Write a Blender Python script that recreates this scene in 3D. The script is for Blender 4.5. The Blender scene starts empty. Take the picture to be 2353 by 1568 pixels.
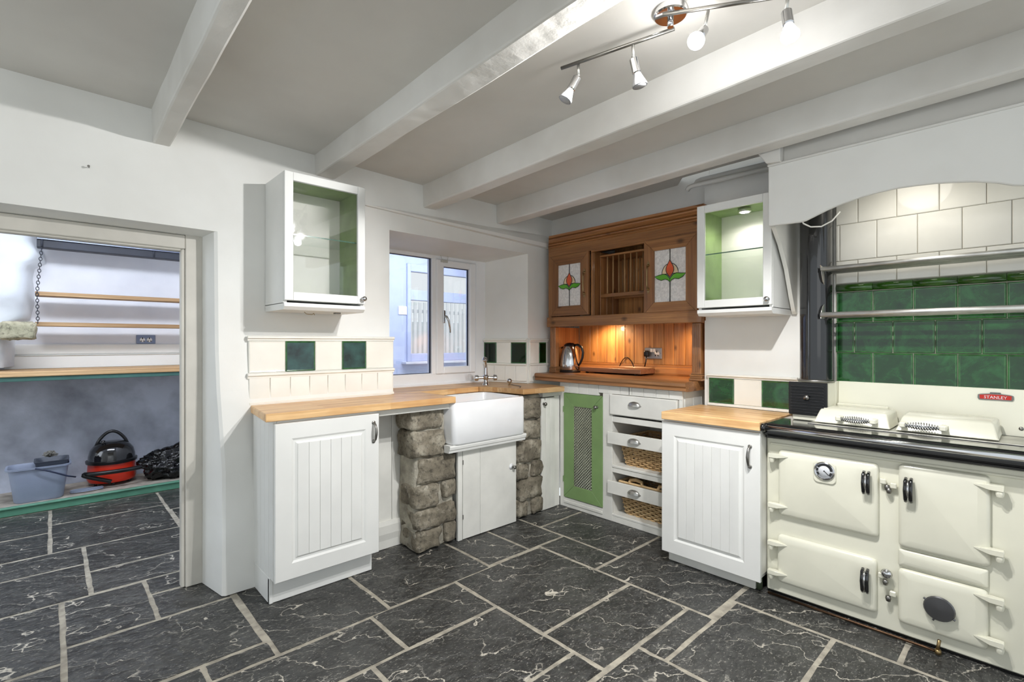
import bpy, bmesh, math, random
from mathutils import Vector, Matrix, noise
random.seed(7)
PI = math.pi
S = bpy.context.scene
COL = S.collection

# ------------------------------------------------------------------ camera
cam_d = bpy.data.cameras.new('camera')
cam = bpy.data.objects.new('camera', cam_d); COL.objects.link(cam)
cam_d.sensor_width = 36.0
cam_d.lens = 36.0 * 1139.6 / 2353.0
cam_d.shift_y = 3.0 / 2353.0
cam_d.clip_start = 0.02
cam.location = (0, 0, 1.25)
cam.rotation_euler = (PI / 2, 0, math.radians(47.03 - 90))
S.camera = cam

# ------------------------------------------------------------------ world, lights, exposure
S.view_settings.view_transform = 'Standard'
S.view_settings.look = 'None'
S.view_settings.gamma = 1
S.view_settings.use_curve_mapping = False
S.view_settings.exposure = 0.06
w = bpy.data.worlds.new('daylight'); S.world = w; w.use_nodes = True
bg = w.node_tree.nodes['Background']
bg.inputs[0].default_value = (0.88, 0.95, 1.0, 1); bg.inputs[1].default_value = 1.05

def lamp(name, kind, loc, target, energy, color=(1, 1, 1), **kw):
    d = bpy.data.lights.new(name, kind); d.energy = energy; d.color = color
    for k, v in kw.items(): setattr(d, k, v)
    o = bpy.data.objects.new(name, d); COL.objects.link(o); o.location = loc
    v = Vector(target) - Vector(loc)
    o.rotation_euler = v.to_track_quat('-Z', 'Y').to_euler()
    return o
# ceiling spots (the two lit bulbs of the track light)
lamp('spot_light', 'SPOT', (1.475, 0.770, 2.225), (1.475 - .50, 0.770 + .12, 2.225 - .80), 86, (1.0, 0.992, 0.99), spot_size=math.radians(170), spot_blend=0.3, shadow_soft_size=0.022)
lamp('spot_light', 'SPOT', (1.650, 0.545, 2.205), (1.650 - .16, 0.545 + .02, 2.205 - .95), 86, (1.0, 0.992, 0.99), spot_size=math.radians(156), spot_blend=0.3, shadow_soft_size=0.022)
lamp('outdoor_sun', 'SUN', (4, 3, 8), (4 - .3, 3 + .35, 8 - .9), 2.6, (1.0, 0.97, 0.92), angle=0.02)
# spill from the glass bodies of the two lit bulbs
lamp('bulb_glow', 'POINT', (1.47, 0.80, 2.19), (0, 0, 0), 2.4, (1.0, 0.985, 0.98), shadow_soft_size=0.03)
lamp('bulb_glow', 'POINT', (1.63, 0.53, 2.15), (0, 0, 0), 1.2, (1.0, 0.985, 0.98), shadow_soft_size=0.03)
# soft fill added behind the camera, standing in for unseen windows
lamp('rear_fill', 'AREA', (-1.6, -2.6, 1.9), (1.4, 1.4, 0.6), 8, (1.0, 0.985, 0.95), shape='RECTANGLE', size=2.6, size_y=1.8)
# daylight in the lean-to store, coming from its left
lamp('store_daylight', 'AREA', (-2.3, 4.35, 1.75), (0.6, 5.2, 0.8), 20, (0.80, 0.88, 1.0), shape='RECTANGLE', size=1.2, size_y=1.5)
lamp('store_rooflight', 'AREA', (0.1, 4.05, 2.39), (0.35, 5.25, 0.7), 46, (0.84, 0.90, 1.0), shape='RECTANGLE', size=1.3, size_y=0.35)
# daylight in the porch behind the window
lamp('porch_daylight', 'AREA', (2.6, 3.75, 2.25), (2.6, 4.4, 1.0), 28, (0.78, 0.84, 1.0), shape='RECTANGLE', size=1.4, size_y=0.5)
# warm under-shelf lights of the dresser, and the puck light in the right-hand glass cabinet
lamp('dresser_light', 'SPOT', (3.16, 2.42, 1.365), (3.36, 2.36, 1.0), 8.5, (1.0, 0.66, 0.36), spot_size=math.radians(150), spot_blend=0.8, shadow_soft_size=0.02)
lamp('dresser_light', 'SPOT', (3.16, 1.62, 1.365), (3.34, 1.58, 1.0), 6.5, (1.0, 0.66, 0.36), spot_size=math.radians(150), spot_blend=0.8, shadow_soft_size=0.02)
lamp('cabinet_puck_light', 'SPOT', (2.86, 1.15, 1.975), (2.86, 1.15, 1.4), 4.5, (1.0, 0.98, 0.92), spot_size=math.radians(165), spot_blend=0.6, shadow_soft_size=0.02)
lamp('canopy_fill', 'SPOT', (2.74, 0.42, 2.04), (2.95, 0.42, 1.2), 5.2, (1.0, 0.96, 0.88), spot_size=math.radians(160), spot_blend=0.9, shadow_soft_size=0.12)  # soft fill added to brighten the hearth tiles, no lamp modelled here

# ------------------------------------------------------------------ materials
def lin(c):
    return tuple(((x / 255) / 12.92 if x / 255 <= 0.04045 else ((x / 255 + 0.055) / 1.055) ** 2.4) for x in c) + (1,)
class NT:
    def __init__(s, name):
        s.m = bpy.data.materials.new(name); s.m.use_nodes = True; s.t = s.m.node_tree
        s.b = s.t.nodes['Principled BSDF']; s.out = s.t.nodes['Material Output']
        s._c = None
    def n(s, typ, **kw):
        o = s.t.nodes.new(typ)
        for k, v in kw.items(): setattr(o, k, v)
        return o
    def l(s, a, b): s.t.links.new(a, b)
    def coords(s, scale=(1, 1, 1), rnd=True):
        tc = s.n('ShaderNodeTexCoord'); src = tc.outputs['Object']
        if rnd:
            oi = s.n('ShaderNodeObjectInfo')
            mul = s.n('ShaderNodeVectorMath', operation='SCALE'); mul.inputs[0].default_value = (37.0, 53.0, 71.0)
            s.l(oi.outputs['Random'], mul.inputs['Scale'])
            add = s.n('ShaderNodeVectorMath', operation='ADD'); s.l(src, add.inputs[0]); s.l(mul.outputs[0], add.inputs[1]); src = add.outputs[0]
        mp = s.n('ShaderNodeMapping'); mp.inputs['Scale'].default_value = scale; s.l(src, mp.inputs[0])
        return mp.outputs[0]
    def noise(s, vec, scale, detail=3, rough=.5, dist=0):
        o = s.n('ShaderNodeTexNoise'); o.inputs['Scale'].default_value = scale; o.inputs['Detail'].default_value = detail
        o.inputs['Roughness'].default_value = rough; o.inputs['Distortion'].default_value = dist; s.l(vec, o.inputs['Vector']); return o.outputs[0]
    def ramp(s, fac, stops, interp='LINEAR'):
        o = s.n('ShaderNodeValToRGB'); s.l(fac, o.inputs[0]); e = o.color_ramp; e.interpolation = interp
        while len(e.elements) < len(stops): e.elements.new(0.5)
        for el, (p, c) in zip(e.elements, stops):
            el.position = p; el.color = c if len(c) == 4 else lin(c)
        return o.outputs[0]
    def mix(s, fac, a, b, mode='MIX'):
        o = s.n('ShaderNodeMix', data_type='RGBA', blend_type=mode)
        for sock, v in ((o.inputs[0], fac), (o.inputs[6], a), (o.inputs[7], b)):
            if hasattr(v, 'is_output'): s.l(v, sock)
            elif isinstance(v, (int, float)): sock.default_value = v
            else: sock.default_value = v if len(v) == 4 else lin(v)
        return o.outputs[2]
    def bump(s, h, strength, dist=0.01):
        o = s.n('ShaderNodeBump'); o.inputs['Strength'].default_value = strength; o.inputs['Distance'].default_value = dist
        s.l(h, o.inputs['Height'])
        if s._c: s.l(s._c, o.inputs['Normal'])
        s._c = o.outputs[0]; s.l(o.outputs[0], s.b.inputs['Normal'])
    def set(s, color=None, rough=None, metal=None, **kw):
        b = s.b.inputs
        if color is not None:
            if hasattr(color, 'is_output'): s.l(color, b['Base Color'])
            else: b['Base Color'].default_value = color if len(color) == 4 else lin(color)
        if rough is not None:
            if hasattr(rough, 'is_output'): s.l(rough, b['Roughness'])
            else: b['Roughness'].default_value = rough
        if metal is not None: b['Metallic'].default_value = metal
        for k, v in kw.items(): b[k].default_value = v
        return s.m
G0, G1 = (0, 0, 0, 1), (1, 1, 1, 1)
def M_plain(name, c, rough=.5, metal=0, var=.06, vs=6, bump=0, bs=40, bd=.004, **kw):
    t = NT(name); v = t.coords()
    n = t.noise(v, vs, 4)
    c2 = tuple(max(0, x * (1 - var * 2)) for x in c)
    t.set(t.ramp(n, [(.3, c2), (.65, c)]), rough, metal, **kw)
    if bump: t.bump(t.noise(v, bs, 4), bump, bd)
    return t.m
def M_plaster(name, c, c2, bump=.35):
    t = NT(name); v = t.coords(rnd=False)
    a = t.noise(v, 1.3, 4, .55); b = t.noise(v, 9, 5, .6)
    col = t.ramp(a, [(.3, c2), (.62, c)])
    col = t.mix(t.ramp(b, [(.62, G0), (.75, (.12, .12, .12, 1))]), col, c2)
    t.set(col, .75); t.bump(t.noise(v, 2.2, 3), bump, .05); t.bump(b, bump * .35, .012); return t.m
def M_wood(name, c1, c2, axis=0, rough=.45, knots=0.0, fine=1.0, hue=.25, coat=0):
    t = NT(name)
    sc = [14, 14, 14]; sc[axis] = 1.1
    v = t.coords(tuple(sc)); v1 = t.coords((1, 1, 1))
    a = t.noise(v, 1.0, 5, .6, .7)
    sc2 = [90, 90, 90]; sc2[axis] = 2.0
    f = t.noise(t.coords(tuple(sc2)), 1.2, 3, .6)
    col = t.ramp(a, [(.3, c2), (.5, tuple((p + q) / 2 for p, q in zip(c1, c2))), (.68, c1)])
    col = t.mix(t.ramp(f, [(.42, (.35 * fine, .35 * fine, .35 * fine, 1)), (.6, G0)]), col, tuple(x * .6 for x in c2))
    if knots:
        sk = [10, 10, 10]; sk[axis] = 6
        vo = t.n('ShaderNodeTexVoronoi'); vo.inputs['Scale'].default_value = knots
        t.l(t.coords(tuple(sk)), vo.inputs['Vector'])
        col = t.mix(t.ramp(vo.outputs['Distance'], [(.05, (.8, .8, .8, 1)), (.17, G0)]), col, tuple(x * .5 for x in c2))
    oi = t.n('ShaderNodeObjectInfo')
    hs = t.n('ShaderNodeMapRange'); hs.inputs[3].default_value = 1 - hue; hs.inputs[4].default_value = 1 + hue * .6
    t.l(oi.outputs['Random'], hs.inputs[0])
    h = t.n('ShaderNodeHueSaturation'); t.l(hs.outputs[0], h.inputs['Value']); t.l(col, h.inputs['Color'])
    t.set(h.outputs[0], rough); t.b.inputs['Coat Weight'].default_value = coat
    t.bump(f, .15, .002); return t.m
def M_butcher(name, axis='X', k=1.0):
    t = NT(name); tc = t.n('ShaderNodeTexCoord'); mp = t.n('ShaderNodeMapping')
    if axis == 'Y': mp.inputs['Rotation'].default_value = (0, 0, PI / 2)
    t.l(tc.outputs['Object'], mp.inputs[0])
    br = t.n('ShaderNodeTexBrick'); br.inputs['Scale'].default_value = 1.0; br.inputs['Mortar Size'].default_value = 0.0
    br.inputs['Brick Width'].default_value = .34; br.inputs['Row Height'].default_value = .042; br.offset = .43
    br.inputs['Color1'].default_value = lin((235 * k, 196 * k, 142 * k)); br.inputs['Color2'].default_value = lin((196 * k, 143 * k, 84 * k)); br.inputs['Bias'].default_value = -.25
    t.l(mp.outputs[0], br.inputs['Vector'])
    sc = [60, 60, 60]; sc[0 if axis == 'X' else 1] = 3
    f = t.noise(t.coords(tuple(sc), False), 1, 4, .6, .4)
    g = t.noise(t.coords((3, 3, 3), False), 1.3, 3)
    col = t.mix(t.ramp(f, [(.38, (.4, .4, .4, 1)), (.6, G0)]), br.outputs['Color'], (168 * k, 110 * k, 55 * k))
    col = t.mix(t.ramp(g, [(.5, G0), (.72, (.45, .45, .45, 1))]), col, (190 * k, 128 * k, 66 * k))
    t.set(col, .38); t.bump(f, .1, .002); return t.m
def M_slate():
    t = NT('slate'); v = t.coords()
    base = t.noise(v, 3.2, 6, .62, .3)
    col = t.ramp(base, [(.28, (30, 30, 30)), (.5, (48, 48, 47)), (.72, (70, 70, 68))])
    wn = t.n('ShaderNodeTexNoise'); wn.inputs['Scale'].default_value = 14; wn.inputs['Detail'].default_value = 4; wn.inputs['Roughness'].default_value = .6; t.l(v, wn.inputs['Vector'])
    ws = t.n('ShaderNodeVectorMath', operation='SCALE'); ws.inputs['Scale'].default_value = .07; t.l(wn.outputs['Color'], ws.inputs[0])
    wa = t.n('ShaderNodeVectorMath', operation='ADD'); t.l(v, wa.inputs[0]); t.l(ws.outputs[0], wa.inputs[1])
    st = t.n('ShaderNodeMapping'); st.inputs['Scale'].default_value = (1.1, 1.6, 1); st.inputs['Rotation'].default_value = (0, 0, .95); t.l(wa.outputs[0], st.inputs[0])
    sp = t.n('ShaderNodeSeparateXYZ'); t.l(st.outputs[0], sp.inputs[0])
    def lines(scale, amp_n, freq, w0, w1, amp):
        a_ = t.noise(st.outputs[0], scale, 3, .55)
        m_ = t.n('ShaderNodeMath', operation='MULTIPLY'); m_.inputs[1].default_value = amp_n; t.l(a_, m_.inputs[0])
        q_ = t.n('ShaderNodeMath', operation='MULTIPLY_ADD'); q_.inputs[1].default_value = freq; t.l(sp.outputs[1], q_.inputs[0]); t.l(m_.outputs[0], q_.inputs[2])
        p_ = t.n('ShaderNodeMath', operation='PINGPONG'); p_.inputs[1].default_value = .5; t.l(q_.outputs[0], p_.inputs[0])
        return t.ramp(p_.outputs[0], [(w0, (amp, amp, amp, 1)), (w1, G0)]), p_.outputs[0]
    l1, a = lines(2.3, 4.0, 3.6, .006, .026, .85); l2, b = lines(4.2, 3.6, 6.5, .006, .028, .55)
    gate = t.ramp(t.noise(v, 5.5, 4, .6), [(.42, (.12, .12, .12, 1)), (.56, G1)])
    gate2 = t.ramp(t.noise(v, 7.5, 4, .6), [(.44, (.08, .08, .08, 1)), (.58, G1)])
    s0 = t.noise(t.coords((1, 2.2, 1)), 16, 6, .75)
    col = t.mix(t.ramp(s0, [(.46, G0), (.7, (.42, .42, .42, 1))]), col, (108, 108, 104))
    col = t.mix(t.mix(1.0, l1, gate, 'MULTIPLY'), col, (214, 207, 192))
    col = t.mix(t.mix(1.0, l2, gate2, 'MULTIPLY'), col, (176, 172, 162))
    s1 = t.noise(t.coords((1, 2.0, 1)), 70, 4, .7)
    col = t.mix(t.ramp(s1, [(.58, G0), (.68, (.6, .6, .6, 1))]), col, (186, 182, 172))
    t.set(col, t.ramp(s0, [(.3, (.32, .32, .32, 1)), (.7, (.55, .55, .55, 1))]))
    t.bump(a, .6, .02); t.bump(b, .6, .012); t.bump(s0, .45, .006); t.bump(s1, .3, .002); return t.m
def M_tile_green(name='green_glaze', k=1.0):
    t = NT(name); v = t.coords()
    a = t.noise(v, 9, 5, .65, .6); b = t.noise(t.coords((1, 1, 2.5)), 22, 4, .7)
    col = t.ramp(a, [(.3, (6 * k, 36 * k, 8 * k)), (.5, (12 * k, 58 * k, 14 * k)), (.72, (32 * k, 92 * k, 40 * k))])
    col = t.mix(t.ramp(b, [(.5, G0), (.75, (.5, .5, .5, 1))]), col, (30 * k, 84 * k, 44 * k))
    t.set(col, .12); t.b.inputs['Coat Weight'].default_value = .5; t.bump(a, .08, .004); return t.m
def M_stone(name, a, b, c):
    t = NT(name); v = t.coords()
    n = t.noise(v, 6, 6, .65); m = t.noise(v, 38, 5, .7); q = t.noise(v, 14, 5, .75)
    col = t.ramp(n, [(.3, a), (.5, b), (.68, c)])
    col = t.mix(t.ramp(m, [(.5, G0), (.68, (.7, .7, .7, 1))]), col, tuple(x * .4 for x in a))
    col = t.mix(t.ramp(q, [(.6, G0), (.72, (.5, .5, .5, 1))]), col, (205, 200, 186))
    t.set(col, .9); t.bump(n, .7, .03); t.bump(m, .6, .008); return t.m
def M_glass(name, tint=(1, 1, 1), gloss=.12, rough=.02, bump=0, bs=60, flat=None):
    t = NT(name); t.t.nodes.remove(t.b)
    tr = t.n('ShaderNodeBsdfTransparent'); tr.inputs[0].default_value = tint + (1,)
    gl = t.n('ShaderNodeBsdfGlossy'); gl.inputs['Roughness'].default_value = rough
    fr = t.n('ShaderNodeFresnel'); fr.inputs[0].default_value = 1.5
    mx = t.n('ShaderNodeMixShader')
    ad = t.n('ShaderNodeMath', operation='ADD'); ad.inputs[1].default_value = gloss * .3
    t.l(fr.outputs[0], ad.inputs[0]); t.l(ad.outputs[0], mx.inputs[0]); t.l(tr.outputs[0], mx.inputs[1])
    if flat is not None:
        for l_ in list(mx.inputs[0].links): t.t.links.remove(l_)
        mx.inputs[0].default_value = flat
    t.l(tr.outputs[0], mx.inputs[1]); t.l(gl.outputs[0], mx.inputs[2])
    if bump:
        bp = t.n('ShaderNodeBump'); bp.inputs['Strength'].default_value = bump; bp.inputs['Distance'].default_value = .01
        vo = t.n('ShaderNodeTexVoronoi'); vo.inputs['Scale'].default_value = bs; t.l(t.coords(), vo.inputs['Vector'])
        t.l(vo.outputs['Distance'], bp.inputs['Height']); t.l(bp.outputs[0], gl.inputs['Normal']); t.l(bp.outputs[0], fr.inputs['Normal'])
    t.l(mx.outputs[0], t.out.inputs[0]); return t.m
def M_emit(name, c, s):
    t = NT(name); t.set((230, 230, 230), .4); t.b.inputs['Emission Color'].default_value = lin(c); t.b.inputs['Emission Strength'].default_value = s; return t.m

wall_m = M_plaster('white_limewash', (236, 236, 232), (222, 221, 216))
ceil_m = M_plaster('ceiling_emulsion', (214, 212, 206), (202, 199, 193), .3)
beam_m = M_plaster('painted_beam', (232, 231, 227), (206, 203, 196), .55)
white_p = M_plain('white_cabinet_paint', (232, 232, 228), .42, var=.02, vs=3)
worn_p = M_plain('worn_white_paint', (228, 227, 220), .5, var=.035, vs=5, bump=.2, bs=30)
cream_b = M_plain('cream_board_paint', (239, 237, 229), .45, var=.02)
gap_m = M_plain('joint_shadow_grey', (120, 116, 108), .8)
cream_e = M_plain('cream_enamel', (228, 226, 208), .22, var=.03, vs=2.5, **{'Coat Weight': .4})
black_e = M_plain('black_enamel', (16, 16, 18), .12, var=.1, **{'Coat Weight': .6})
ceramic = M_plain('white_ceramic', (240, 241, 242), .1, var=.01, **{'Coat Weight': .6})
chrome = M_plain('chrome', (205, 205, 206), .12, 1.0, var=.02)
steel = M_plain('brushed_steel', (226, 225, 220), .45, 1.0, var=.08, vs=12)
pewter = M_plain('pewter', (150, 148, 143), .35, 1.0, var=.1)
brass = M_plain('dull_brass', (170, 146, 104), .4, 1.0, var=.1)
copper = M_plain('copper_pipe', (104, 80, 62), .45, 1.0, var=.15)
slate_m = M_slate()
grout_m = M_plain('floor_mortar', (178, 171, 156), .95, var=.12, vs=20, bump=.5, bs=120)
pier_mortar = M_plain('lime_mortar', (188, 182, 166), .95, var=.14, vs=14, bump=.7, bs=50, bd=.01)
tgrout = M_plain('tile_grout', (196, 190, 176), .9)
subway_m = M_plain('cream_glaze', (240, 237, 227), .1, var=.02, vs=5, bump=.05, bs=8, **{'Coat Weight': .5})
green_m = M_tile_green()
green_d = M_tile_green('dark_green_glaze', .5)
green_t = M_plain('teal_glaze', (44, 78, 74), .12, var=.3, vs=14, **{'Coat Weight': .5})
green_rim = M_plain('green_rim_glaze', (50, 104, 50), .15, var=.2, vs=30, **{'Coat Weight': .5})
green_cap = M_plain('olive_green_glaze', (48, 98, 16), .1, var=.2, vs=12, **{'Coat Weight': .6})
green_p = M_plain('leaf_green_paint', (124, 154, 98), .5, var=.04)
green_in = M_plain('pale_green_paint', (150, 178, 112), .55, var=.08, vs=9)
mesh_m = M_plain('pale_lattice', (176, 178, 156), .5, var=.1)
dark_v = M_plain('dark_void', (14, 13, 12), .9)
top_x = M_butcher('butcher_block', 'X'); top_y = M_butcher('butcher_block_y', 'Y')
pine_h = M_wood('stained_pine', (192, 136, 82), (142, 92, 50), 0, .42, knots=.8, coat=.15)
pine_v = M_wood('stained_pine_upright', (190, 134, 82), (140, 90, 50), 2, .42, knots=.8, coat=.15)
pine_d = M_wood('stained_pine_depth', (188, 132, 80), (138, 88, 50), 1, .42, knots=.8)
pine_b = M_wood('pine_matchboard', (226, 168, 102), (180, 118, 62), 2, .42, knots=1.0, hue=.22, coat=.2)
pine_w = M_wood('worn_pine_edge', (176, 126, 80), (128, 84, 48), 0, .4, knots=.6, coat=.2)
dowel = M_wood('pale_dowel', (190, 150, 104), (150, 110, 70), 2, .5)
raw_x = M_wood('raw_pine_shelf', (208, 176, 134), (168, 128, 84), 0, .6, knots=.5)
board_m = M_wood('chopping_board_wood', (160, 112, 78), (118, 76, 50), 0, .4)
wicker = M_wood('wicker', (228, 198, 150), (186, 148, 100), 0, .7, hue=.1)
stone_m = M_stone('granite_rubble', (92, 85, 72), (130, 122, 106), (182, 175, 158))
stone_l = M_stone('mossy_granite', (120, 118, 94), (160, 156, 132), (190, 180, 156))
blackpl = M_plain('black_plastic', (18, 18, 20), .3)
redpl = M_plain('red_plastic', (214, 52, 30), .3, var=.03)
greypl = M_plain('blue_grey_plastic', (150, 160, 182), .45, var=.03)
darkgrey = M_plain('dark_grey_plastic', (70, 76, 88), .5)
navy = M_plain('navy_plastic', (34, 44, 72), .4)
bag_m = M_plain('black_bin_bag', (10, 10, 12), .16, var=.1, bump=.8, bs=14, bd=.03)
whitepl = M_plain('white_plastic', (238, 239, 240), .3, var=.01)
upvc = M_plain('white_upvc', (236, 237, 238), .28, var=.01)
seal = M_plain('dark_glazing_seal', (34, 40, 60), .5)
glass = M_glass('clear_glass'); glass_g = M_glass('shelf_glass', (.98, 1, .985), .0, flat=.05)
glass_edge = M_plain('glass_edge', (52, 110, 88), .2)
rippled = M_plain('rippled_obscure_glass', (248, 244, 240), .12, var=.05, vs=60, bump=.9, bs=150, bd=.006)
sg_red = M_plain('orange_red_glass', (240, 104, 64), .12, var=.08); sg_green = M_plain('green_glass', (108, 186, 62), .12, var=.08)
sg_cream = M_plain('cream_glass', (238, 214, 176), .12, var=.04); lead = M_plain('lead_came', (40, 38, 38), .5)
tpaint = M_plain('sea_green_paint', (92, 150, 124), .5, var=.08); tdark = M_plain('dark_teal_paint', (62, 104, 96), .6)
store_up = M_plaster('store_whitewash', (232, 233, 238), (208, 210, 218), .4)
store_lo = M_plain('store_blue_grey_plaster', (186, 192, 206), .85, var=.14, vs=3.5, bump=.5, bs=6, bd=.03)
concrete = M_plain('dusty_concrete', (176, 168, 156), .95, var=.12, vs=12, bump=.4, bs=40)
tar = M_plain('dark_painted_timber', (38, 42, 54), .6, var=.1)
socket_g = M_plain('grey_metal_plate', (120, 128, 150), .35, .6)
steelp = M_plain('silver_plate', (170, 170, 172), .35, .7)
porch_m = M_plain('pale_blue_wall', (190, 200, 226), .7, var=.03)
fence_m = M_plain('white_slat', (240, 244, 246), .5, var=.02)
bulb_off = M_plain('frosted_bulb', (176, 176, 178), .25)
bulb_glow = M_emit('glowing_bulb_body', (240, 242, 255), 2.0)
bulb_on = M_emit('lit_bulb', (255, 252, 255), 30)
puck_on = M_emit('lit_puck', (255, 250, 240), 14)
red_en = M_plain('red_enamel', (190, 40, 26), .25)
dial_w = M_plain('dial_white', (226, 228, 232), .4); dial_k = M_plain('dial_black', (40, 40, 42), .4)

# ------------------------------------------------------------------ mesh helpers
def B(): return bmesh.new()
def bx(bm, x0, x1, y0, y1, z0, z1, bev=0.0, mi=0, seg=1):
    x0, x1 = sorted((x0, x1)); y0, y1 = sorted((y0, y1)); z0, z1 = sorted((z0, z1))
    t = bmesh.new(); r = bmesh.ops.create_cube(t, size=1)
    for v in t.verts: v.co = Vector(((x0 + x1) / 2 + v.co.x * (x1 - x0), (y0 + y1) / 2 + v.co.y * (y1 - y0), (z0 + z1) / 2 + v.co.z * (z1 - z0)))
    if bev: bmesh.ops.bevel(t, geom=t.edges[:], offset=min(bev, .45 * min(x1 - x0, y1 - y0, z1 - z0)), segments=seg, affect='EDGES', profile=.5)
    return merge(bm, t, mi)
def merge(bm, t, mi=0, mtx=None):
    mp = {v: bm.verts.new(mtx @ v.co if mtx else v.co) for v in t.verts}
    out = []
    for f in t.faces:
        try: g = bm.faces.new([mp[v] for v in f.verts])
        except ValueError: continue
        g.material_index = mi; g.smooth = f.smooth; out.append(g)
    t.free(); return list(mp.values())
def ext(bm, pts, vec, mi=0, bev=0):
    """extrude a planar polygon (3D points) along vec"""
    t = bmesh.new(); n = len(pts); vec = Vector(vec)
    a = [t.verts.new(Vector(p)) for p in pts]; b = [t.verts.new(Vector(p) + vec) for p in pts]
    t.faces.new(a); t.faces.new(b[::-1])
    for i in range(n): t.faces.new((a[i], b[i], b[(i + 1) % n], a[(i + 1) % n]))
    bmesh.ops.recalc_face_normals(t, faces=t.faces[:])
    if bev: bmesh.ops.bevel(t, geom=t.edges[:], offset=bev, segments=1, affect='EDGES')
    return merge(bm, t, mi)
def loft(bm, rings, mi=0, cap=True, smooth=False):
    t = bmesh.new(); rr = [[t.verts.new(Vector(p)) for p in r] for r in rings]; n = len(rr[0])
    for a, b in zip(rr, rr[1:]):
        for i in range(n): t.faces.new((a[i], a[(i + 1) % n], b[(i + 1) % n], b[i])).smooth = smooth
    if cap: t.faces.new(rr[0][::-1]); t.faces.new(rr[-1])
    bmesh.ops.recalc_face_normals(t, faces=t.faces[:]); return merge(bm, t, mi)
def tube(bm, pts, r, seg=8, mi=0, cap=True):
    pts = [Vector(p) for p in pts]; rings = []; up = None
    for i, p in enumerate(pts):
        d = (pts[min(i + 1, len(pts) - 1)] - pts[max(i - 1, 0)]).normalized()
        if up is None: up = Vector((0, 0, 1)) if abs(d.z) < .9 else Vector((1, 0, 0))
        s = d.cross(up)
        if s.length < 1e-4: s = d.cross(Vector((1, 0.1, 0)))
        s.normalize(); u = s.cross(d).normalized(); up = u
        rad = r[i] if isinstance(r, (list, tuple)) else r
        rings.append([p + (s * math.cos(2 * PI * k / seg) + u * math.sin(2 * PI * k / seg)) * rad for k in range(seg)])
    loft(bm, rings, mi, cap, True)
def cyl(bm, p0, p1, r, seg=16, mi=0, r1=None): tube(bm, [p0, p1], [r, r if r1 is None else r1], seg, mi)
def lathe(bm, prof, seg=24, loc=(0, 0, 0), axis=(0, 0, 1), mi=0, sx=1, sy=1):
    q = Vector((0, 0, 1)).rotation_difference(Vector(axis).normalized()).to_matrix(); L = Vector(loc)
    loft(bm, [[L + q @ Vector((max(r, 1e-4) * sx * math.cos(2 * PI * k / seg), max(r, 1e-4) * sy * math.sin(2 * PI * k / seg), z)) for k in range(seg)] for r, z in prof], mi, True, True)
def arc(cx, cz, r, a0, a1, n): return [(cx + r * math.cos(math.radians(a0 + (a1 - a0) * i / n)), cz + r * math.sin(math.radians(a0 + (a1 - a0) * i / n))) for i in range(n + 1)]

def mk(name, bm, mats, parent=None, loc=(0, 0, 0), rot=None, smooth=None, label=None):
    bmesh.ops.recalc_face_normals(bm, faces=bm.faces[:])
    if smooth is not None:
        for f in bm.faces: f.smooth = smooth
    me = bpy.data.meshes.new(name); bm.to_mesh(me); bm.free()
    for m in (mats if isinstance(mats, (list, tuple)) else [mats]): me.materials.append(m)
    return inst(name, me, parent, loc, rot, label)
def inst(name, me, parent=None, loc=(0, 0, 0), rot=None, label=None):
    o = bpy.data.objects.new(name, me); COL.objects.link(o); o.location = loc
    if rot: o.rotation_euler = rot
    if parent is not None: o.parent = parent
    if label: o['label'] = label
    return o
def autosm(o, a=35):
    me = o.data
    for p in me.polygons: p.use_smooth = True
    me.set_sharp_from_angle(angle=math.radians(a)); return o
def thing(name, label, cat, loc=(0, 0, 0), rz=0, group=None):
    o = bpy.data.objects.new(name, None); COL.objects.link(o); o.location = loc; o.rotation_euler = (0, 0, rz); o.empty_display_size = .05
    return tag(o, label, cat, group)
def tag(o, label, cat, group=None):
    o['label'] = label; o['category'] = cat
    if group: o['group'] = group
    return o
def struct(o): o['kind'] = 'structure'; return o
def strip(name, parent, mat, x0, x1, y0, y1, z0, z1, bev=.002, label=None, seg=1):
    b = B(); bx(b, x0, x1, y0, y1, z0, z1, bev, seg=seg); return mk(name, b, mat, parent, label=label)
def boards(parent, mat, x0, x1, n, y0, y1, z0, z1, name='board', gap=.0022, bev=.0025, edges=None):
    """matchboarding: n separate boards side by side along x"""
    xs = edges or [x0 + (x1 - x0) * i / n for i in range(n + 1)]
    for a, c in zip(xs, xs[1:]): strip(name, parent, mat, a + gap / 2, c - gap / 2, y0, y1, z0, z1, bev)

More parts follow.
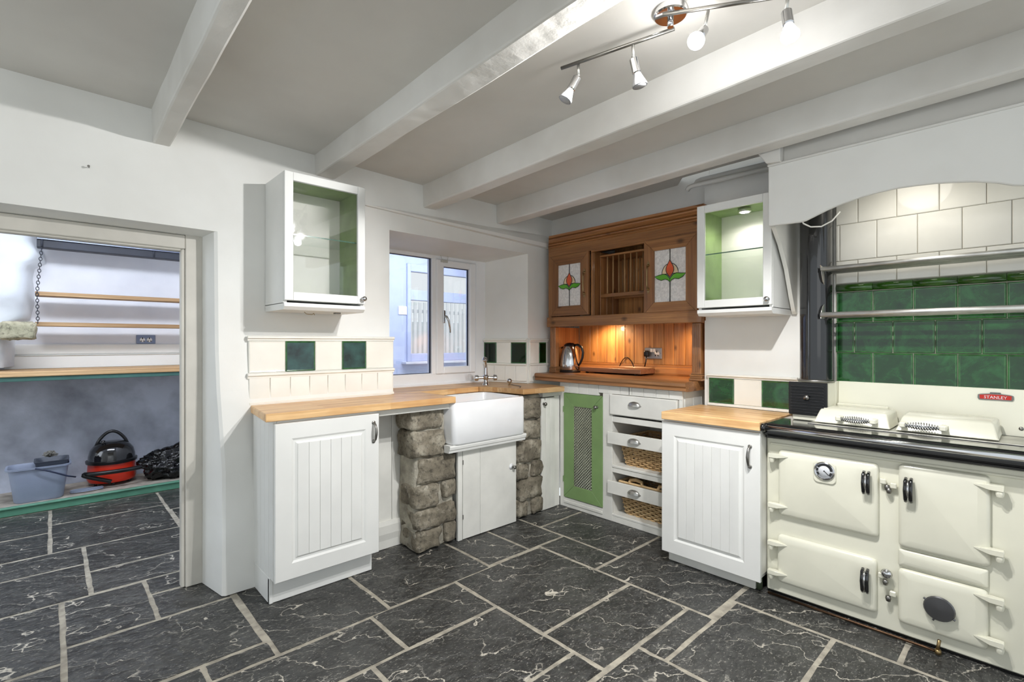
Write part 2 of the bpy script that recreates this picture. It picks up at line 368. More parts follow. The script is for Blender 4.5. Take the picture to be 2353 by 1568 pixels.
# ------------------------------------------------------------------ floor
fl = B(); bx(fl, -2.2, 3.05, -1.6, 5.1, -.06, -.0045); floor = struct(mk('floor', fl, grout_m))
slabs = [(.04, .66, 2.22, 2.73), (.36, .66, 2.73, 3.02), (.04, .36, 2.73, 3.22), (.36, 1.0, 3.02, 3.23), (.15, 1.0, 3.23, 3.55), (-.6, .15, 3.22, 3.70),
 (.15, .66, 3.55, 4.01), (-.6, .15, 3.70, 4.01), (-.6, 0, 4.01, 4.46), (0, .65, 4.01, 4.63), (-.6, 0, 4.46, 5.05), (0, .65, 4.63, 5.05), (.65, 1.1, 4.47, 5.05), (.66, 1.1, 3.73, 4.47), (.66, 1.1, 3.55, 3.73),
 (-.6, .04, 2.61, 3.22), (-.6, .04, 2.22, 2.61), (.43, .67, 2.09, 2.22), (-.1, .43, 1.77, 2.22), (.43, 1.07, 1.77, 2.09), (.67, 1.17, 2.09, 2.84), (1.17, 1.80, 2.10, 2.84),
 (1.80, 2.12, 2.12, 2.84), (2.12, 2.43, 2.12, 2.84), (2.43, 3.0, 2.33, 2.84), (2.43, 3.0, 1.69, 2.33), (1.07, 1.55, 1.77, 2.10), (1.55, 2.20, 1.465, 2.11), (2.20, 2.43, 1.69, 2.12),
 (2.20, 3.0, 1.04, 1.69), (1.55, 2.20, 1.145, 1.465), (.91, 1.55, 1.295, 1.77), (.3, .91, 1.295, 1.77), (.9, 1.55, 1.14, 1.295), (.9, 1.77, .85, 1.14), (1.77, 2.20, 1.015, 1.145),
 (1.77, 2.42, .605, 1.015), (2.42, 3.0, .385, 1.035), (2.42, 3.0, -.3, .385), (1.77, 2.42, 0, .605), (1.2, 1.77, .4, .85), (1.2, 1.77, -.1, .4), (-.6, .3, 1.2, 1.77), (.2, .9, .7, 1.295), (1.77, 2.42, -.5, 0)]
for (x0, x1, y0, y1) in slabs:
    b = B(); g = .0105; cx, cy = (x0 + x1) / 2, (y0 + y1) / 2
    hx, hy = (x1 - x0) / 2 - g, (y1 - y0) / 2 - g
    t = bmesh.new(); nx, ny = 5, 5
    P = [[t.verts.new((-hx + 2 * hx * i / nx + (random.uniform(-.003, .003) if 0 < j < ny else 0), -hy + 2 * hy * j / ny + (random.uniform(-.003, .003) if 0 < i < nx else 0), random.uniform(-.0012, .0012) - (.002 if i in (0, nx) or j in (0, ny) else 0))) for j in range(ny + 1)] for i in range(nx + 1)]
    for i in range(nx):
        for j in range(ny): t.faces.new((P[i][j], P[i + 1][j], P[i + 1][j + 1], P[i][j + 1]))
    e = [x for x in t.edges if x.is_boundary]; r = bmesh.ops.extrude_edge_only(t, edges=e)
    for v in r['geom']:
        if isinstance(v, bmesh.types.BMVert): v.co.z = -.02
    merge(b, t); mk('slab', b, slate_m, floor, (cx, cy, -.001), smooth=False)

# ------------------------------------------------------------------ walls
def wavy(bm, amp=.006, sc=1.5, seed=0):
    for v in bm.verts:
        n = noise.noise_vector(Vector(v.co) * sc + Vector((seed, 0, 0))); v.co += Vector((n.x, n.y, n.z)) * amp
wb = B()
# pier between doorway and window: plan outline that swells towards the foot
def pierring(z, yf, xl): return [(xl, yf + .012, z), (xl + .014, yf, z), (1.58, yf, z), (1.58, 3.25, z), (.575, 3.25, z), (.575, 3.0, z)]
loft(wb, [pierring(0, 2.748, .618), pierring(.3, 2.756, .622), pierring(.6, 2.776, .626), pierring(.8, 2.800, .620), pierring(1.0, 2.826, .613), pierring(1.2, 2.84, .609), pierring(1.808, 2.84, .604)])
ext(wb, [(-2.2, 2.84, 1.808), (-2.2, 3.0, 1.796), (-2.2, 3.25, 1.796), (-2.2, 3.25, 2.6), (-2.2, 2.84, 2.6)], (3.78, 0, 0))
bx(wb, -2.2, -.75, 2.84, 3.25, 0, 1.81)
ext(wb, [(1.58, 2.84, 1.965), (1.58, 3.22, 1.925), (1.58, 3.3, 1.925), (1.58, 3.3, 2.6), (1.58, 2.84, 2.6)], (1.24, 0, 0))
bx(wb, 1.58, 2.82, 2.84, 3.29, 0, .878)
ext(wb, [(2.82, 2.84, 0), (3.42, 2.84, 0), (3.42, 3.29, 0), (2.69, 3.29, 0), (2.69, 3.22, 0)], (0, 0, 2.6))
wall_back = struct(mk('wall_back', wb, wall_m))
# sloping plaster ledge / wall plate over the window
b = B(); loft(b, [[(1.40, 2.84, 2.088), (1.40, 2.822, 2.088), (1.40, 2.818, 2.094), (1.40, 2.84, 2.10)], [(2.3, 2.84, 2.055), (2.3, 2.80, 2.055), (2.3, 2.797, 2.075), (2.3, 2.84, 2.115)], [(3.035, 2.84, 2.030), (3.035, 2.79, 2.030), (3.035, 2.785, 2.062), (3.035, 2.84, 2.14)]])
struct(mk('trim_1', b, wall_m))
wr = B()
bx(wr, 3.01, 3.2, -1.6, 1.455, -.02, 2.30)
bx(wr, 3.40, 3.5, 1.455, 2.84, -.02, 2.13)
bx(wr, 3.2, 3.5, 1.40, 1.455, -.02, 2.13)
ext(wr, [(3.07, 1.455, 2.13), (3.11, 2.84, 2.13), (3.5, 2.84, 2.13), (3.5, 1.455, 2.13)], (0, 0, .47))
ext(wr, [(3.012, -1.6, 2.29), (3.05, .9, 2.29), (3.075, 1.46, 2.29), (3.5, 1.46, 2.29), (3.5, -1.6, 2.29)], (0, 0, .31))
wall_right = struct(mk('wall_right', wr, wall_m))
def cz(x, y): return 2.345 - .022 * x + .02 * (2.84 - y)
cb = B(); ny = 24; nx = 26
ys = [-1.6 + (2.84 + 1.6) * j / ny for j in range(ny + 1)]
xs = [-2.2 + (2.97 + 2.2) * i / nx for i in range(nx + 1)]
VV = [[cb.verts.new((x, y, cz(x, y) + .006 * noise.noise(Vector((x * 1.7, y * 1.7, 0))))) for y in ys] for x in xs]
for i in range(nx):
    for j in range(ny): cb.faces.new((VV[i][j], VV[i][j + 1], VV[i + 1][j + 1], VV[i + 1][j]))
for f in cb.faces: f.smooth = True
ext(cb, [(2.965, 1.58, 2.305), (3.13, 1.72, 2.30), (3.16, 2.84, 2.28), (2.965, 2.84, 2.28)], (0, 0, .03))
bx(cb, 2.965, 3.2, -1.6, .93, 2.31, 2.36)
ceiling = struct(mk('ceiling', cb, ceil_m))
b = B(); bx(b, 2.9, 3.3, .9, 1.7, 2.42, 2.46); bx(b, 3.3, 3.32, .9, 1.7, 2.3, 2.46); struct(mk('ceiling_gap_dark', b, dark_v))  # black sheets painted as the darkness inside the ceiling gap

def beam(x0, x1, zb, label, kink=False):
    b = B(); n = 22; rings = []
    for j in range(n + 1):
        y = 2.86 - (2.86 + 1.6) * j / n; z = zb + .02 * (2.84 - y); r = lambda k: .006 * noise.noise(Vector((x0 * 9 + k * 7, y * 2.3, k)))
        dz = -.012 if (kink and j < 2) else 0
        rings.append([(x0 + r(1), y, z + r(2) + dz), (x1 + r(3), y, z + r(4) + dz), (x1 + .004 + r(5), y, 2.45), (x0 - .008 + r(6), y, 2.45)])
    loft(b, rings); o = mk('ceiling_beam', b, beam_m)
    md = o.modifiers.new('b', 'BEVEL'); md.width = .009; md.segments = 2; md.limit_method = 'ANGLE'
    return tag(o, label, 'beam', 'painted beams across the ceiling')
beam(.352, .424, 2.196, 'slim white-painted ceiling beam above the store doorway', True)
beam(1.110, 1.222, 2.204, 'white-painted ceiling beam ending behind the left wall cabinet')
beam(1.832, 1.938, 2.155, 'brightly lit white ceiling beam landing above the window, beside the track light')
beam(2.487, 2.595, 2.153, 'white-painted ceiling beam nearest the range canopy')

# ------------------------------------------------------------------ doorway frame (door lining) and store
t = thing('door_frame', 'grey-white painted timber door lining around the store doorway', 'door frame', (0, 2.98, 0))
frame_p = M_plain('greige_frame_paint', (206, 202, 192), .5, var=.04, vs=5)
strip('jamb', t, frame_p, .505, .580, 0.0, .07, 0, 1.80, .003)
strip('head', t, frame_p, -.8, .504, 0.0, .07, 1.725, 1.795, .004)
strip('stop_bead', t, frame_p, .488, .506, .012, .06, 0, 1.727, .003)
strip('stop_bead', t, frame_p, -.8, .487, .012, .06, 1.716, 1.727, .002)

sb = B(); bx(sb, -2.2, 1.15, 5.6, 5.7, 1.0, 2.6); o = struct(mk('wall_store_back', sb, store_up))
sb = B(); bx(sb, -2.2, 1.15, 5.58, 5.7, 0, 1.0); struct(mk('wall_store_lower', sb, store_lo))
sb = B(); bx(sb, 1.05, 1.15, 3.25, 5.7, 0, 2.5); struct(mk('wall_store_right', sb, store_up))
sb = B(); bx(sb, -2.2, 1.15, 3.25, 5.7, 2.42, 2.5); struct(mk('ceiling_store', sb, store_up))
# rough plaster swelling on the left of the store
sb = B(); nxx, nzz = 22, 30; g = []
for i in range(nxx + 1):
    col = []
    for k in range(nzz + 1):
        z = 1.06 + (2.45 - 1.06) * k / nzz; edge = -.10 + .045 * noise.noise(Vector((0, 3, z * 4))) + (.06 if z > 1.85 else (-.10 if z < 1.42 else 0) )
        x = -1.3 + (edge + 1.3) * i / nxx
        y = 5.30 + .09 * noise.noise(Vector((x * 4, 0, z * 4))) + .035 * noise.noise(Vector((x * 9, 2, z * 9))) + .012 * noise.noise(Vector((x * 24, 2, z * 24))) + (.3 if i == nxx else 0)
        col.append(sb.verts.new((x, y, z)))
    g.append(col)
for i in range(nxx):
    for k in range(nzz): sb.faces.new((g[i][k], g[i + 1][k], g[i + 1][k + 1], g[i][k + 1])).smooth = True
struct(mk('wall_store_rough', sb, M_plaster('rough_whitewash', (212, 216, 220), (186, 190, 198), .8)))
def rock(name, mat, c, s, parent=None, seed=0, amp=.12, sub=3, rz=0, e=.42):
    t = bmesh.new(); bmesh.ops.create_cube(t, size=1); bmesh.ops.bevel(t, geom=t.edges[:], offset=.075, segments=1, affect='EDGES')
    bmesh.ops.subdivide_edges(t, edges=t.edges[:], cuts=sub, use_grid_fill=True)
    m = min(s)
    for v in t.verts:
        p = Vector((v.co.x * s[0], v.co.y * s[1], v.co.z * s[2]))
        n = noise.noise_vector(p * 19 + Vector((seed * 3.1, seed, 0))) * (m * amp) + noise.noise_vector(p * 45 + Vector((seed, 5, 0))) * (m * amp * .35)
        v.co = p + n
    b = B(); merge(b, t); return mk(name, b, mat, parent, c, (0, 0, rz) if rz else None, smooth=True)
o = rock('projecting_stone', stone_l, (-.175, 5.20, 1.335), (.19, .26, .125), seed=3, amp=.13); tag(o, 'rough bare mossy stone jutting from the whitewashed store wall', 'stone')
t = thing('wall_plate_timber', 'dark painted timber along the top of the store wall', 'timber', (0, 5.28, 0))
strip('timber', t, tar, -.075, 1.05, 0, .1, 1.985, 2.14, .004)
strip('conduit', t, socket_g, -.075, 1.05, -.02, 0, 2.045, 2.055, .002)
for x in (-.045, .66):
    b = B(); cyl(b, (x, -.008, 1.99), (x, -.008, 2.06), .007, 8); mk('hook', b, tar, t)
# store dado, worktop and sockets
t = thing('store_backboard', 'white boarded upstand behind the wooden store worktop', 'panel', (0, 5.6, 0))
strip('panel', t, white_p, -.265, 1.05, -.02, 0, 1.035, 1.14, .003); strip('moulding', t, white_p, -.265, 1.05, -.03, 0, 1.14, 1.146, .002)
strip('upper_panel', t, white_p, -.24, 1.05, -.025, 0, 1.147, 1.235, .01)
t = thing('store_worktop', 'long pale wooden worktop with teal edge strip in the store room', 'worktop', (0, 5.05, 0))
strip('worktop_slab', t, raw_x, -1.2, 1.05, 0, .53, .998, 1.036, .004)
strip('fascia', t, tdark, -1.2, 1.05, .012, .03, .965, .998, .002, label='teal painted fascia')
def socket(name, label, loc, w, h, rz, m, nout, sw, cat='socket', switches=False):
    t = thing(name, label, cat, loc, rz)
    strip('plate', t, m, 0, w, -.009, 0, 0, h, .003)
    for x in (.01, w - .01):
        b = B(); cyl(b, (x, -.0095, h / 2), (x, -.011, h / 2), .003, 8); mk('screw', b, pewter, t)
    xs = [w * .32, w * .68] if nout == 2 else [w * .72]
    for x in xs:
        b = B(); bx(b, x - .004, x + .004, -.0115, -.009, h * .55, h * .72); bx(b, x - .014, x - .006, -.0115, -.009, h * .25, h * .37); bx(b, x + .006, x + .014, -.0115, -.009, h * .25, h * .37)
        mk('pin_hole', b, dark_v, t)
        b = B(); lathe(b, [(.021, .0), (.021, .002), (0, .002)], 12, (x, -.009, h * .45), (0, -1, 0)); mk('outlet', b, whitepl, t)
    if switches:
        for x in (w * .5 - .012, w * .5 + .012): strip('switch', t, whitepl, x - .01, x + .01, -.014, -.009, h * .60, h * .9, .002)
    return t
socket('double_socket', 'grey metal double socket on the store wall under the hanging shelves', (.57, 5.598, 1.236), .142, .08, 0, socket_g, 2, 0)
for z, lab in ((1.628, 'upper raw pine plank shelf hung on chains in the store'), (1.392, 'lower raw pine plank shelf hung on chains in the store')):
    b = B(); bx(b, -.085, 1.05, 0, .17, -.016, .016, .003); tag(mk('hanging_shelf', b, raw_x, None, (0, 5.30, z)), lab, 'shelf', 'plank shelves hanging in the store')
t = thing('hanging_chain', 'dark steel link chain holding the two store shelves', 'chain', (-.05, 5.285, 0))
bL = B()
k = bmesh.new()
def link(loc, flip, rx, rz_):
    b = B(); pts = [Vector((rx * math.cos(a), 0, rz_ * math.sin(a))) for a in [2 * PI * i / 10 for i in range(11)]]
    if flip: pts = [Vector((0, p.x, p.z)) for p in pts]
    tube(b, pts, .0026, 5, cap=False); return b
la = link(0, 0, .009, .015); lb = link(0, 1, .009, .015)
ma = bpy.data.meshes.new('link'); la.to_mesh(ma); la.free(); mb_ = bpy.data.meshes.new('link'); lb.to_mesh(mb_); lb.free()
for m in (ma, mb_): m.materials.append(tar); [setattr(p, 'use_smooth', True) for p in m.polygons]
n = 27
for i in range(n):
    z = 2.01 - (2.01 - 1.41) * i / (n - 1); x = .005 - .028 * min(1, i / (n * .6)) + (.012 * max(0, i / n - .6))
    inst('link', ma if i % 2 else mb_, t, (x, 0, z))
# low store plinth with green edge
t = thing('store_plinth', 'low concrete ledge with a sea-green painted timber edge in the store', 'plinth', (0, 5.05, 0))
strip('slab', t, concrete, -1.2, 1.05, .03, .53, 0, .062, .002)
strip('edge_board', t, tpaint, -1.2, 1.05, 0, .03, 0, .048, .003)
strip('edge_moulding', t, tpaint, -1.2, 1.05, -.010, .028, .048, .066, .006)

# bucket
t = thing('mop_bucket', 'blue-grey plastic mop bucket standing on the store ledge', 'bucket', (-.06, 5.21, .063))
def rrect(hx, hy, z, r=.05, n=5):
    out = []
    for (sx, sy, a0) in ((1, 1, 0), (-1, 1, 90), (-1, -1, 180), (1, -1, 270)):
        for i in range(n + 1):
            a = math.radians(a0 + 90 * i / n); out.append((sx * (hx - r) + r * math.cos(a), sy * (hy - r) + r * math.sin(a), z))
    return out
b = B(); loft(b, [rrect(.13, .085, 0), rrect(.137, .09, .01), rrect(.165, .108, .24), rrect(.180, .120, .245), rrect(.182, .122, .258), rrect(.170, .112, .258), rrect(.160, .104, .24), rrect(.128, .083, .015)], 0, True, True)
autosm(mk('body', b, greypl, t), 40)
b = B(); tube(b, [(.165, -.03, .25), (.12, -.118, .235), (.04, -.133, .195), (-.01, -.128, .21)][::-1] and [(-.02, -.126, .25), (.03, -.135, .235), (.09, -.137, .205), (.16, -.125, .165), (.205, -.1, .145)], .006, 8); mk('handle', b, navy, t)
b = B(); loft(b, [rrect(.088, .095, .240, .03), rrect(.092, .1, .275, .03), rrect(.1, .108, .29, .03), rrect(.088, .096, .29, .03), rrect(.05, .06, .24, .03)], 0, True, True); o = mk('wringer', b, darkgrey, t, (.07, 0, 0)); autosm(o, 40)
t2 = B()
for i in range(90):
    a = random.uniform(0, 2 * PI); u = random.uniform(.1, 1); d = Vector((math.cos(a) * u, math.sin(a) * u * .8, random.uniform(.15, 1))).normalized() * random.uniform(.035, .05)
    tube(t2, [(0, 0, 0), d * .6 + Vector((0, 0, .004)), d], .004, 4)
o = mk('mop', t2, M_plain('mop_strands', (120, 118, 112), .9), None, (.0, 5.20, .372)); tag(o, 'frayed grey mop head poking out of the mop bucket', 'mop')

# vacuum cleaner
t = thing('vacuum_cleaner', 'red and black tub vacuum cleaner on the store ledge', 'vacuum cleaner', (.385, 5.395, .063))
b = B(); lathe(b, [(.125, .022), (.155, .028), (.165, .05), (.162, .12), (.158, .185), (.1, .185)], 32); autosm(mk('tub', b, redpl, t))
b = B(); lathe(b, [(.16, .178), (.172, .18), (.174, .2), (.162, .206)], 32); autosm(mk('rim', b, blackpl, t))
b = B(); lathe(b, [(.160, .204), (.158, .24), (.146, .285), (.12, .32), (.085, .345), (.05, .352), (0, .354)], 32); autosm(mk('dome', b, black_e, t))
b = B(); tube(b, [(-.105 + .21 * i / 14, 0, .318 + .115 * math.sin(PI * i / 14) ** .75) for i in range(15)], .0125, 10); mk('handle', b, blackpl, t)
b = B(); cyl(b, (-.062, -.06, .33), (-.062, -.06, .368), .014, 12); mk('switch', b, blackpl, t)
b = B()
seg = 10
loft(b, [[(.155 * math.sin(math.radians(a)), -.158 * math.cos(math.radians(a)), .222) for a in range(-32, 9, 4)] + [(.150 * math.sin(math.radians(a)), -.153 * math.cos(math.radians(a)), .222) for a in range(8, -33, -4)],
         [(.148 * math.sin(math.radians(a)), -.151 * math.cos(math.radians(a)), .262) for a in range(-32, 9, 4)] + [(.143 * math.sin(math.radians(a)), -.146 * math.cos(math.radians(a)), .262) for a in range(8, -33, -4)]])
mk('name_plate', b, whitepl, t, label='plain white sticker')
for a in (-150, -90, -30, 30):
    x, y = .13 * math.cos(math.radians(a)), .13 * math.sin(math.radians(a)); b = B(); cyl(b, (x - .01, y, .018), (x + .01, y, .018), .018, 12); mk('castor', b, blackpl, t)
b = B()
pts = []
for i in range(30):
    u = i / 29
    if u < .45: a = math.radians(-20 - 150 * u / .45); pts.append((.185 * math.cos(a), -.185 + .0 * u + .185 * .35 * math.sin(a) + .0, .138 - .004 * u))
    else:
        v = (u - .45) / .55; a = math.radians(170 + 150 * v); pts.append((-.19 - .055 * math.sin(PI * v) + .17 * v, -.2 - .01 * v, .132 - .08 * v + .02 * math.sin(PI * v)))
tube(b, pts, .017, 10); autosm(mk('hose', b, blackpl, t), 80)
b = B()
tube(b, [(-.12 + .10 * math.cos(a * .5) - .05, -.20 + .028 * math.sin(a * .5), .004 + a * .0006) for a in range(0, 38)], .004, 5); mk('flex', b, greypl, t)

# bin bag
t = bmesh.new(); bmesh.ops.create_icosphere(t, subdivisions=5, radius=1)
for v in t.verts:
    p = v.co.copy(); r = 1 + .32 * noise.noise(p * 2.1 + Vector((4, 1, 0))) + .20 * (1 - abs(noise.noise(p * 4.5)) * 2) + .07 * (1 - 2 * abs(noise.noise(p * 11)))
    v.co = Vector((p.x * r * .19, p.y * r * .135, (p.z * r * .125 + .115 + max(0, p.x) * .10)))
    if v.co.z < 0: v.co.z = .001
b = B(); merge(b, t); o = mk('bin_bag', b, bag_m, None, (.80, 5.28, .0635), smooth=True); tag(o, 'crumpled shiny black bin bag on the store ledge', 'bag')

# ------------------------------------------------------------------ window
t = struct(bpy.data.objects.new('window_1', None)); COL.objects.link(t); t.location = (0, 3.22, 0); t['label'] = 'white plastic two-light kitchen window deep in its reveal'
def wframe(parent, name, x0, x1, z0, z1, wl, wr, wb_, wt, y0, y1, m, bev=.006):
    b = B(); bx(b, x0, x0 + wl, y0, y1, z0, z1, bev); bx(b, x1 - wr, x1, y0, y1, z0, z1, bev)
    bx(b, x0 + wl - .004, x1 - wr + .004, y0 + .0005, y1, z0, z0 + wb_, bev); bx(b, x0 + wl - .004, x1 - wr + .004, y0 + .0005, y1, z1 - wt, z1, bev)
    return mk(name, b, m, parent)
wframe(t, 'frame', 1.70, 2.70, .925, 1.965, .06, .11, .085, .065, 0, .07, upvc)
strip('mullion', t, upvc, 2.157, 2.20, -.001, .07, 1.0, 1.905, .005)
wframe(t, 'casement', 2.19, 2.578, 1.002, 1.898, .07, .06, .055, .052, -.016, .05, upvc, .008)
wframe(t, 'glazing_seal', 1.757, 2.160, 1.008, 1.904, .006, .008, .006, .008, .020, .036, seal, .001)
wframe(t, 'glazing_seal', 2.254, 2.522, 1.050, 1.850, .005, .008, .006, .008, .012, .028, seal, .001)
strip('pane', t, glass, 1.76, 2.157, .03, .034, 1.01, 1.902, 0); strip('pane', t, glass, 2.257, 2.52, .022, .026, 1.055, 1.846, 0)
strip('sill', t, upvc, 1.70, 2.70, -.025, .06, .902, .935, .006)
b = B(); bx(b, 2.245, 2.262, -.03, -.016, 1.40, 1.50, .003); tube(b, [(2.254, -.03, 1.455), (2.258, -.05, 1.45), (2.272, -.056, 1.42), (2.288, -.052, 1.36), (2.296, -.046, 1.325)], [.008, .009, .009, .007, .005], 8); mk('handle', b, chrome, t)
b = B(); bx(b, 2.225, 2.29, -.024, -.016, 1.875, 1.895, .002); tube(b, [(2.21, -.01, 1.955), (2.225, -.02, 1.92), (2.235, -.022, 1.895)], .0018, 5); tube(b, [(2.285, -.022, 1.895), (2.292, -.022, 1.92), (2.285, -.01, 1.955)], .0018, 5); mk('vent_catch', b, M_plain('dull_white', (200, 198, 188), .5), t)

# porch beyond the window
pb = B(); X0, X1 = 1.2, 5.6
bx(pb, X0, 2.80, 4.6, 4.7, 0, 2.7); bx(pb, 2.80, X1, 4.6, 4.7, 2.06, 2.7); bx(pb, 2.80, X1, 4.6, 4.7, 0, 1.06); bx(pb, X0 - .1, X0, 3.3, 4.7, 0, 2.7); bx(pb, X0, 4.2, 3.3, 4.7, 2.62, 2.7)
struct(mk('wall_porch', pb, porch_m))
pf = struct(bpy.data.objects.new('window_2', None)); COL.objects.link(pf); pf.location = (0, 4.6, 0)
wframe(pf, 'frame', 2.76, 4.6, 1.045, 2.09, .045, .05, .085, .085, -.02, .05, porch_m)
strip('transom', pf, porch_m, 2.80, 4.55, -.02, .04, 1.70, 1.81, .004)
strip('mullion', pf, porch_m, 3.62, 3.67, -.02, .04, 1.12, 2.01, .004)
strip('pane', pf, glass, 2.8, 4.55, .01, .014, 1.12, 2.01, 0)
strip('sill', pf, M_plain('pale_sill', (232, 234, 240), .4), 2.70, 4.7, -.09, 0, 1.02, 1.045, .004)
t = thing('light_switch', 'white light switch on the pale blue porch wall seen through the window', 'switch', (2.66, 4.6, 1.54))
strip('plate', t, whitepl, 0, .1, -.01, 0, 0, .09, .003); strip('rocker', t, whitepl, .035, .065, -.015, -.01, .025, .065, .002)
t = thing('slatted_fence', 'white vertical slatted fence outside beyond the porch', 'fence', (3.6, 6.5, 0))
sl = B(); bx(sl, -.024, .024, 0, .02, .9, 1.86, .002); ms = bpy.data.meshes.new('slat'); bmesh.ops.recalc_face_normals(sl, faces=sl.faces[:]); sl.to_mesh(ms); sl.free(); ms.materials.append(fence_m)
for i in range(26): inst('slat', ms, t, (.2 + i * .085, 0, (.03 if i > 6 else .0)))
strip('rail', t, fence_m, .1, 2.5, .02, .05, 1.0, 1.05); strip('rail', t, fence_m, .1, 2.5, .02, .05, 1.70, 1.75)
for xx in (.3, 1.4, 2.4): strip('post', t, fence_m, xx, xx + .08, .05, .13, 0, 1.8)
b = B(); bx(b, 1.2, 9, 4.7, 9, -.05, 0); struct(mk('ground', b, concrete))
b = B(); bx(b, 4.0, 6.5, 7.3, 7.4, .0, 1.62, .02); tag(mk('garden_wall', b, M_plain('pale_garden_wall', (206, 216, 222), .8)), 'pale garden wall behind the white slatted fence', 'wall')

# ------------------------------------------------------------------ tiled dado (left of window, right of window, right wall)
def sq_tile(parent, x0, x1, z0, z1, y, mc, mr=None, th=.006, name='tile'):
    b = B(); t = bmesh.new(); cx, cz_ = (x0 + x1) / 2, (z0 + z1) / 2; hx, hz = (x1 - x0) / 2 - .0012, (z1 - z0) / 2 - .0012
    def R(k, yy): return [t.verts.new((sx * (hx - k), yy, sz * (hz - k))) for sx, sz in ((-1, -1), (1, -1), (1, 1), (-1, 1))]
    rs = [R(0, 0), R(0, -th * .6), R(.004, -th), R(.0075, -th * .85)]
    for a, c in zip(rs, rs[1:]):
        for i in range(4): t.faces.new((a[i], a[(i + 1) % 4], c[(i + 1) % 4], c[i])).material_index = 1 if mr else 0
    f = t.faces.new(rs[-1])
    t.faces.new(rs[0][::-1]).material_index = 1 if mr else 0
    mp = {v: b.verts.new(v.co) for v in t.verts}
    for f in t.faces: b.faces.new([mp[v] for v in f.verts]).material_index = f.material_index
    t.free(); return mk(name, b, [mc, mr] if mr else mc, parent, (cx, y, cz_))
def mould(parent, x0, x1, y, z0, z1, m=cream_b, d=.02, name='moulding'):
    b = B(); h = z1 - z0
    ext(b, [(x0, y, z0), (x0, y - d * .45, z0), (x0, y - d * .5, z0 + h * .3), (x0, y - d, z0 + h * .55), (x0, y - d, z0 + h * .85), (x0, y - d * .6, z1), (x0, y, z1)], (x1 - x0, 0, 0)); return mk(name, b, m, parent)
t = thing('tiled_splashback', 'cream boarded splashback with two green tiles left of the window', 'splashback', (0, 2.828, 0))
strip('backing', t, cream_b, .757, 1.60, 0, .011, .921, 1.283, .001)
boards(t, cream_b, .757, 1.592, 8, -.008, -.0005, .935, 1.062)
strip('base_bead', t, cream_b, .757, 1.60, -.014, 0, .921, .937, .003)
mould(t, .750, 1.60, 0, 1.060, 1.088); mould(t, .750, 1.60, 0, 1.258, 1.285)
xs = [.757, .940, 1.103, 1.260, 1.414, 1.60]
for i in range(5): sq_tile(t, xs[i], xs[i + 1], 1.089, 1.257, 0, green_t if i % 2 else subway_m, green_rim if i % 2 else None)
t = thing('tiled_splashback', 'cream boarded splashback with dark green tiles on the window reveal beside the dresser', 'splashback', (2.82, 2.828, 0))
strip('backing', t, cream_b, 0.005, .22, 0, .011, .921, 1.283, .001)
boards(t, cream_b, .008, .2, 2, -.008, -.0005, .935, 1.056)
mould(t, 0, .22, 0, 1.054, 1.076); mould(t, 0, .22, 0, 1.252, 1.276)
sq_tile(t, .008, .115, 1.078, 1.25, 0, subway_m); sq_tile(t, .115, .2, 1.078, 1.25, 0, green_d, green_rim)
t = thing('tiled_splashback', 'cream boards with two green tiles lining the right window reveal above the tap', 'splashback', (2.676, 3.215, 0), math.atan2(-.38, .13))
L = math.hypot(.38, .13)
strip('backing', t, cream_b, 0, L, -.0005, .012, .921, 1.283, .001)
boards(t, cream_b, .0, L, 4, -.008, -.0005, .935, 1.056)
mould(t, 0, L, 0, 1.054, 1.076); mould(t, 0, L, 0, 1.252, 1.276)
for a, c, m in ((0, .12, 1), (.12, .255, 0), (.255, L - .004, 1)): sq_tile(t, a, c, 1.078, 1.25, 0, green_d if m else subway_m, green_rim if m else None)
RB = -PI / 2   # things on the right wall: local x runs towards the camera, local y into the wall
t = thing('tiled_splashback', 'tile strip with green and cream tiles over the small right worktop', 'splashback', (3.0, 1.43, 0), RB)
strip('backing', t, cream_b, 0, .50, 0, .009, .86, 1.055, .001)
strip('base_bead', t, cream_b, 0, .50, -.008, 0, .8595, .876, .003)
mould(t, 0, .51, 0, 1.033, 1.056)
for a, c, m in ((.008, .163, 1), (.163, .32, 0), (.32, .475, 1)): sq_tile(t, a, c, .877, 1.031, 0, green_m if m else subway_m, green_rim if m else None)
strip('end_strip', t, cream_b, .52, .555, -.003, .009, .86, 1.66, .002, label='white upright cover strip')

# ------------------------------------------------------------------ worktops
t = thing('kitchen_worktop', 'oiled butcher-block worktop running from the left unit around the sink', 'worktop', (0, 0, .882))
b = B(); ext(b, [(.722, 2.43, 0), (1.80, 2.43, 0), (1.80, 2.86, 0), (1.80, 2.838, 0), (.757, 2.838, 0), (.735, 2.75, 0)], (0, 0, .038), bev=.0)
b.free(); b = B(); ext(b, [(.722, 2.43, 0), (1.80, 2.43, 0), (1.80, 2.825, 0), (.765, 2.825, 0)], (0, 0, .038), bev=.003); mk('left_slab', b, top_x, t)
b = B(); ext(b, [(1.602, 2.8255, 0), (2.335, 2.87, 0), (2.335, 3.195, 0), (1.62, 3.195, 0)], (0, 0, .038), bev=.003); mk('back_slab', b, top_x, t)
b = B(); ext(b, [(2.337, 2.87, 0), (2.375, 2.80, 0), (2.40, 2.72, 0), (2.415, 2.60, 0), (2.43, 2.49, 0), (2.815, 2.445, 0), (2.862, 2.60, 0), (2.862, 2.815, 0), (2.80, 2.825, 0), (2.695, 3.195, 0), (2.337, 3.195, 0)], (0, 0, .038), bev=.003)
mk('right_slab', b, M_butcher('worn_butcher_block', 'X', .84), t, label='darker worn slab')
t = thing('short_worktop', 'short butcher-block worktop between dresser and range', 'worktop', (2.53, 1.478, .816), RB)
strip('slab', t, top_x, 0, .531, 0, .462, 0, .043, .003)

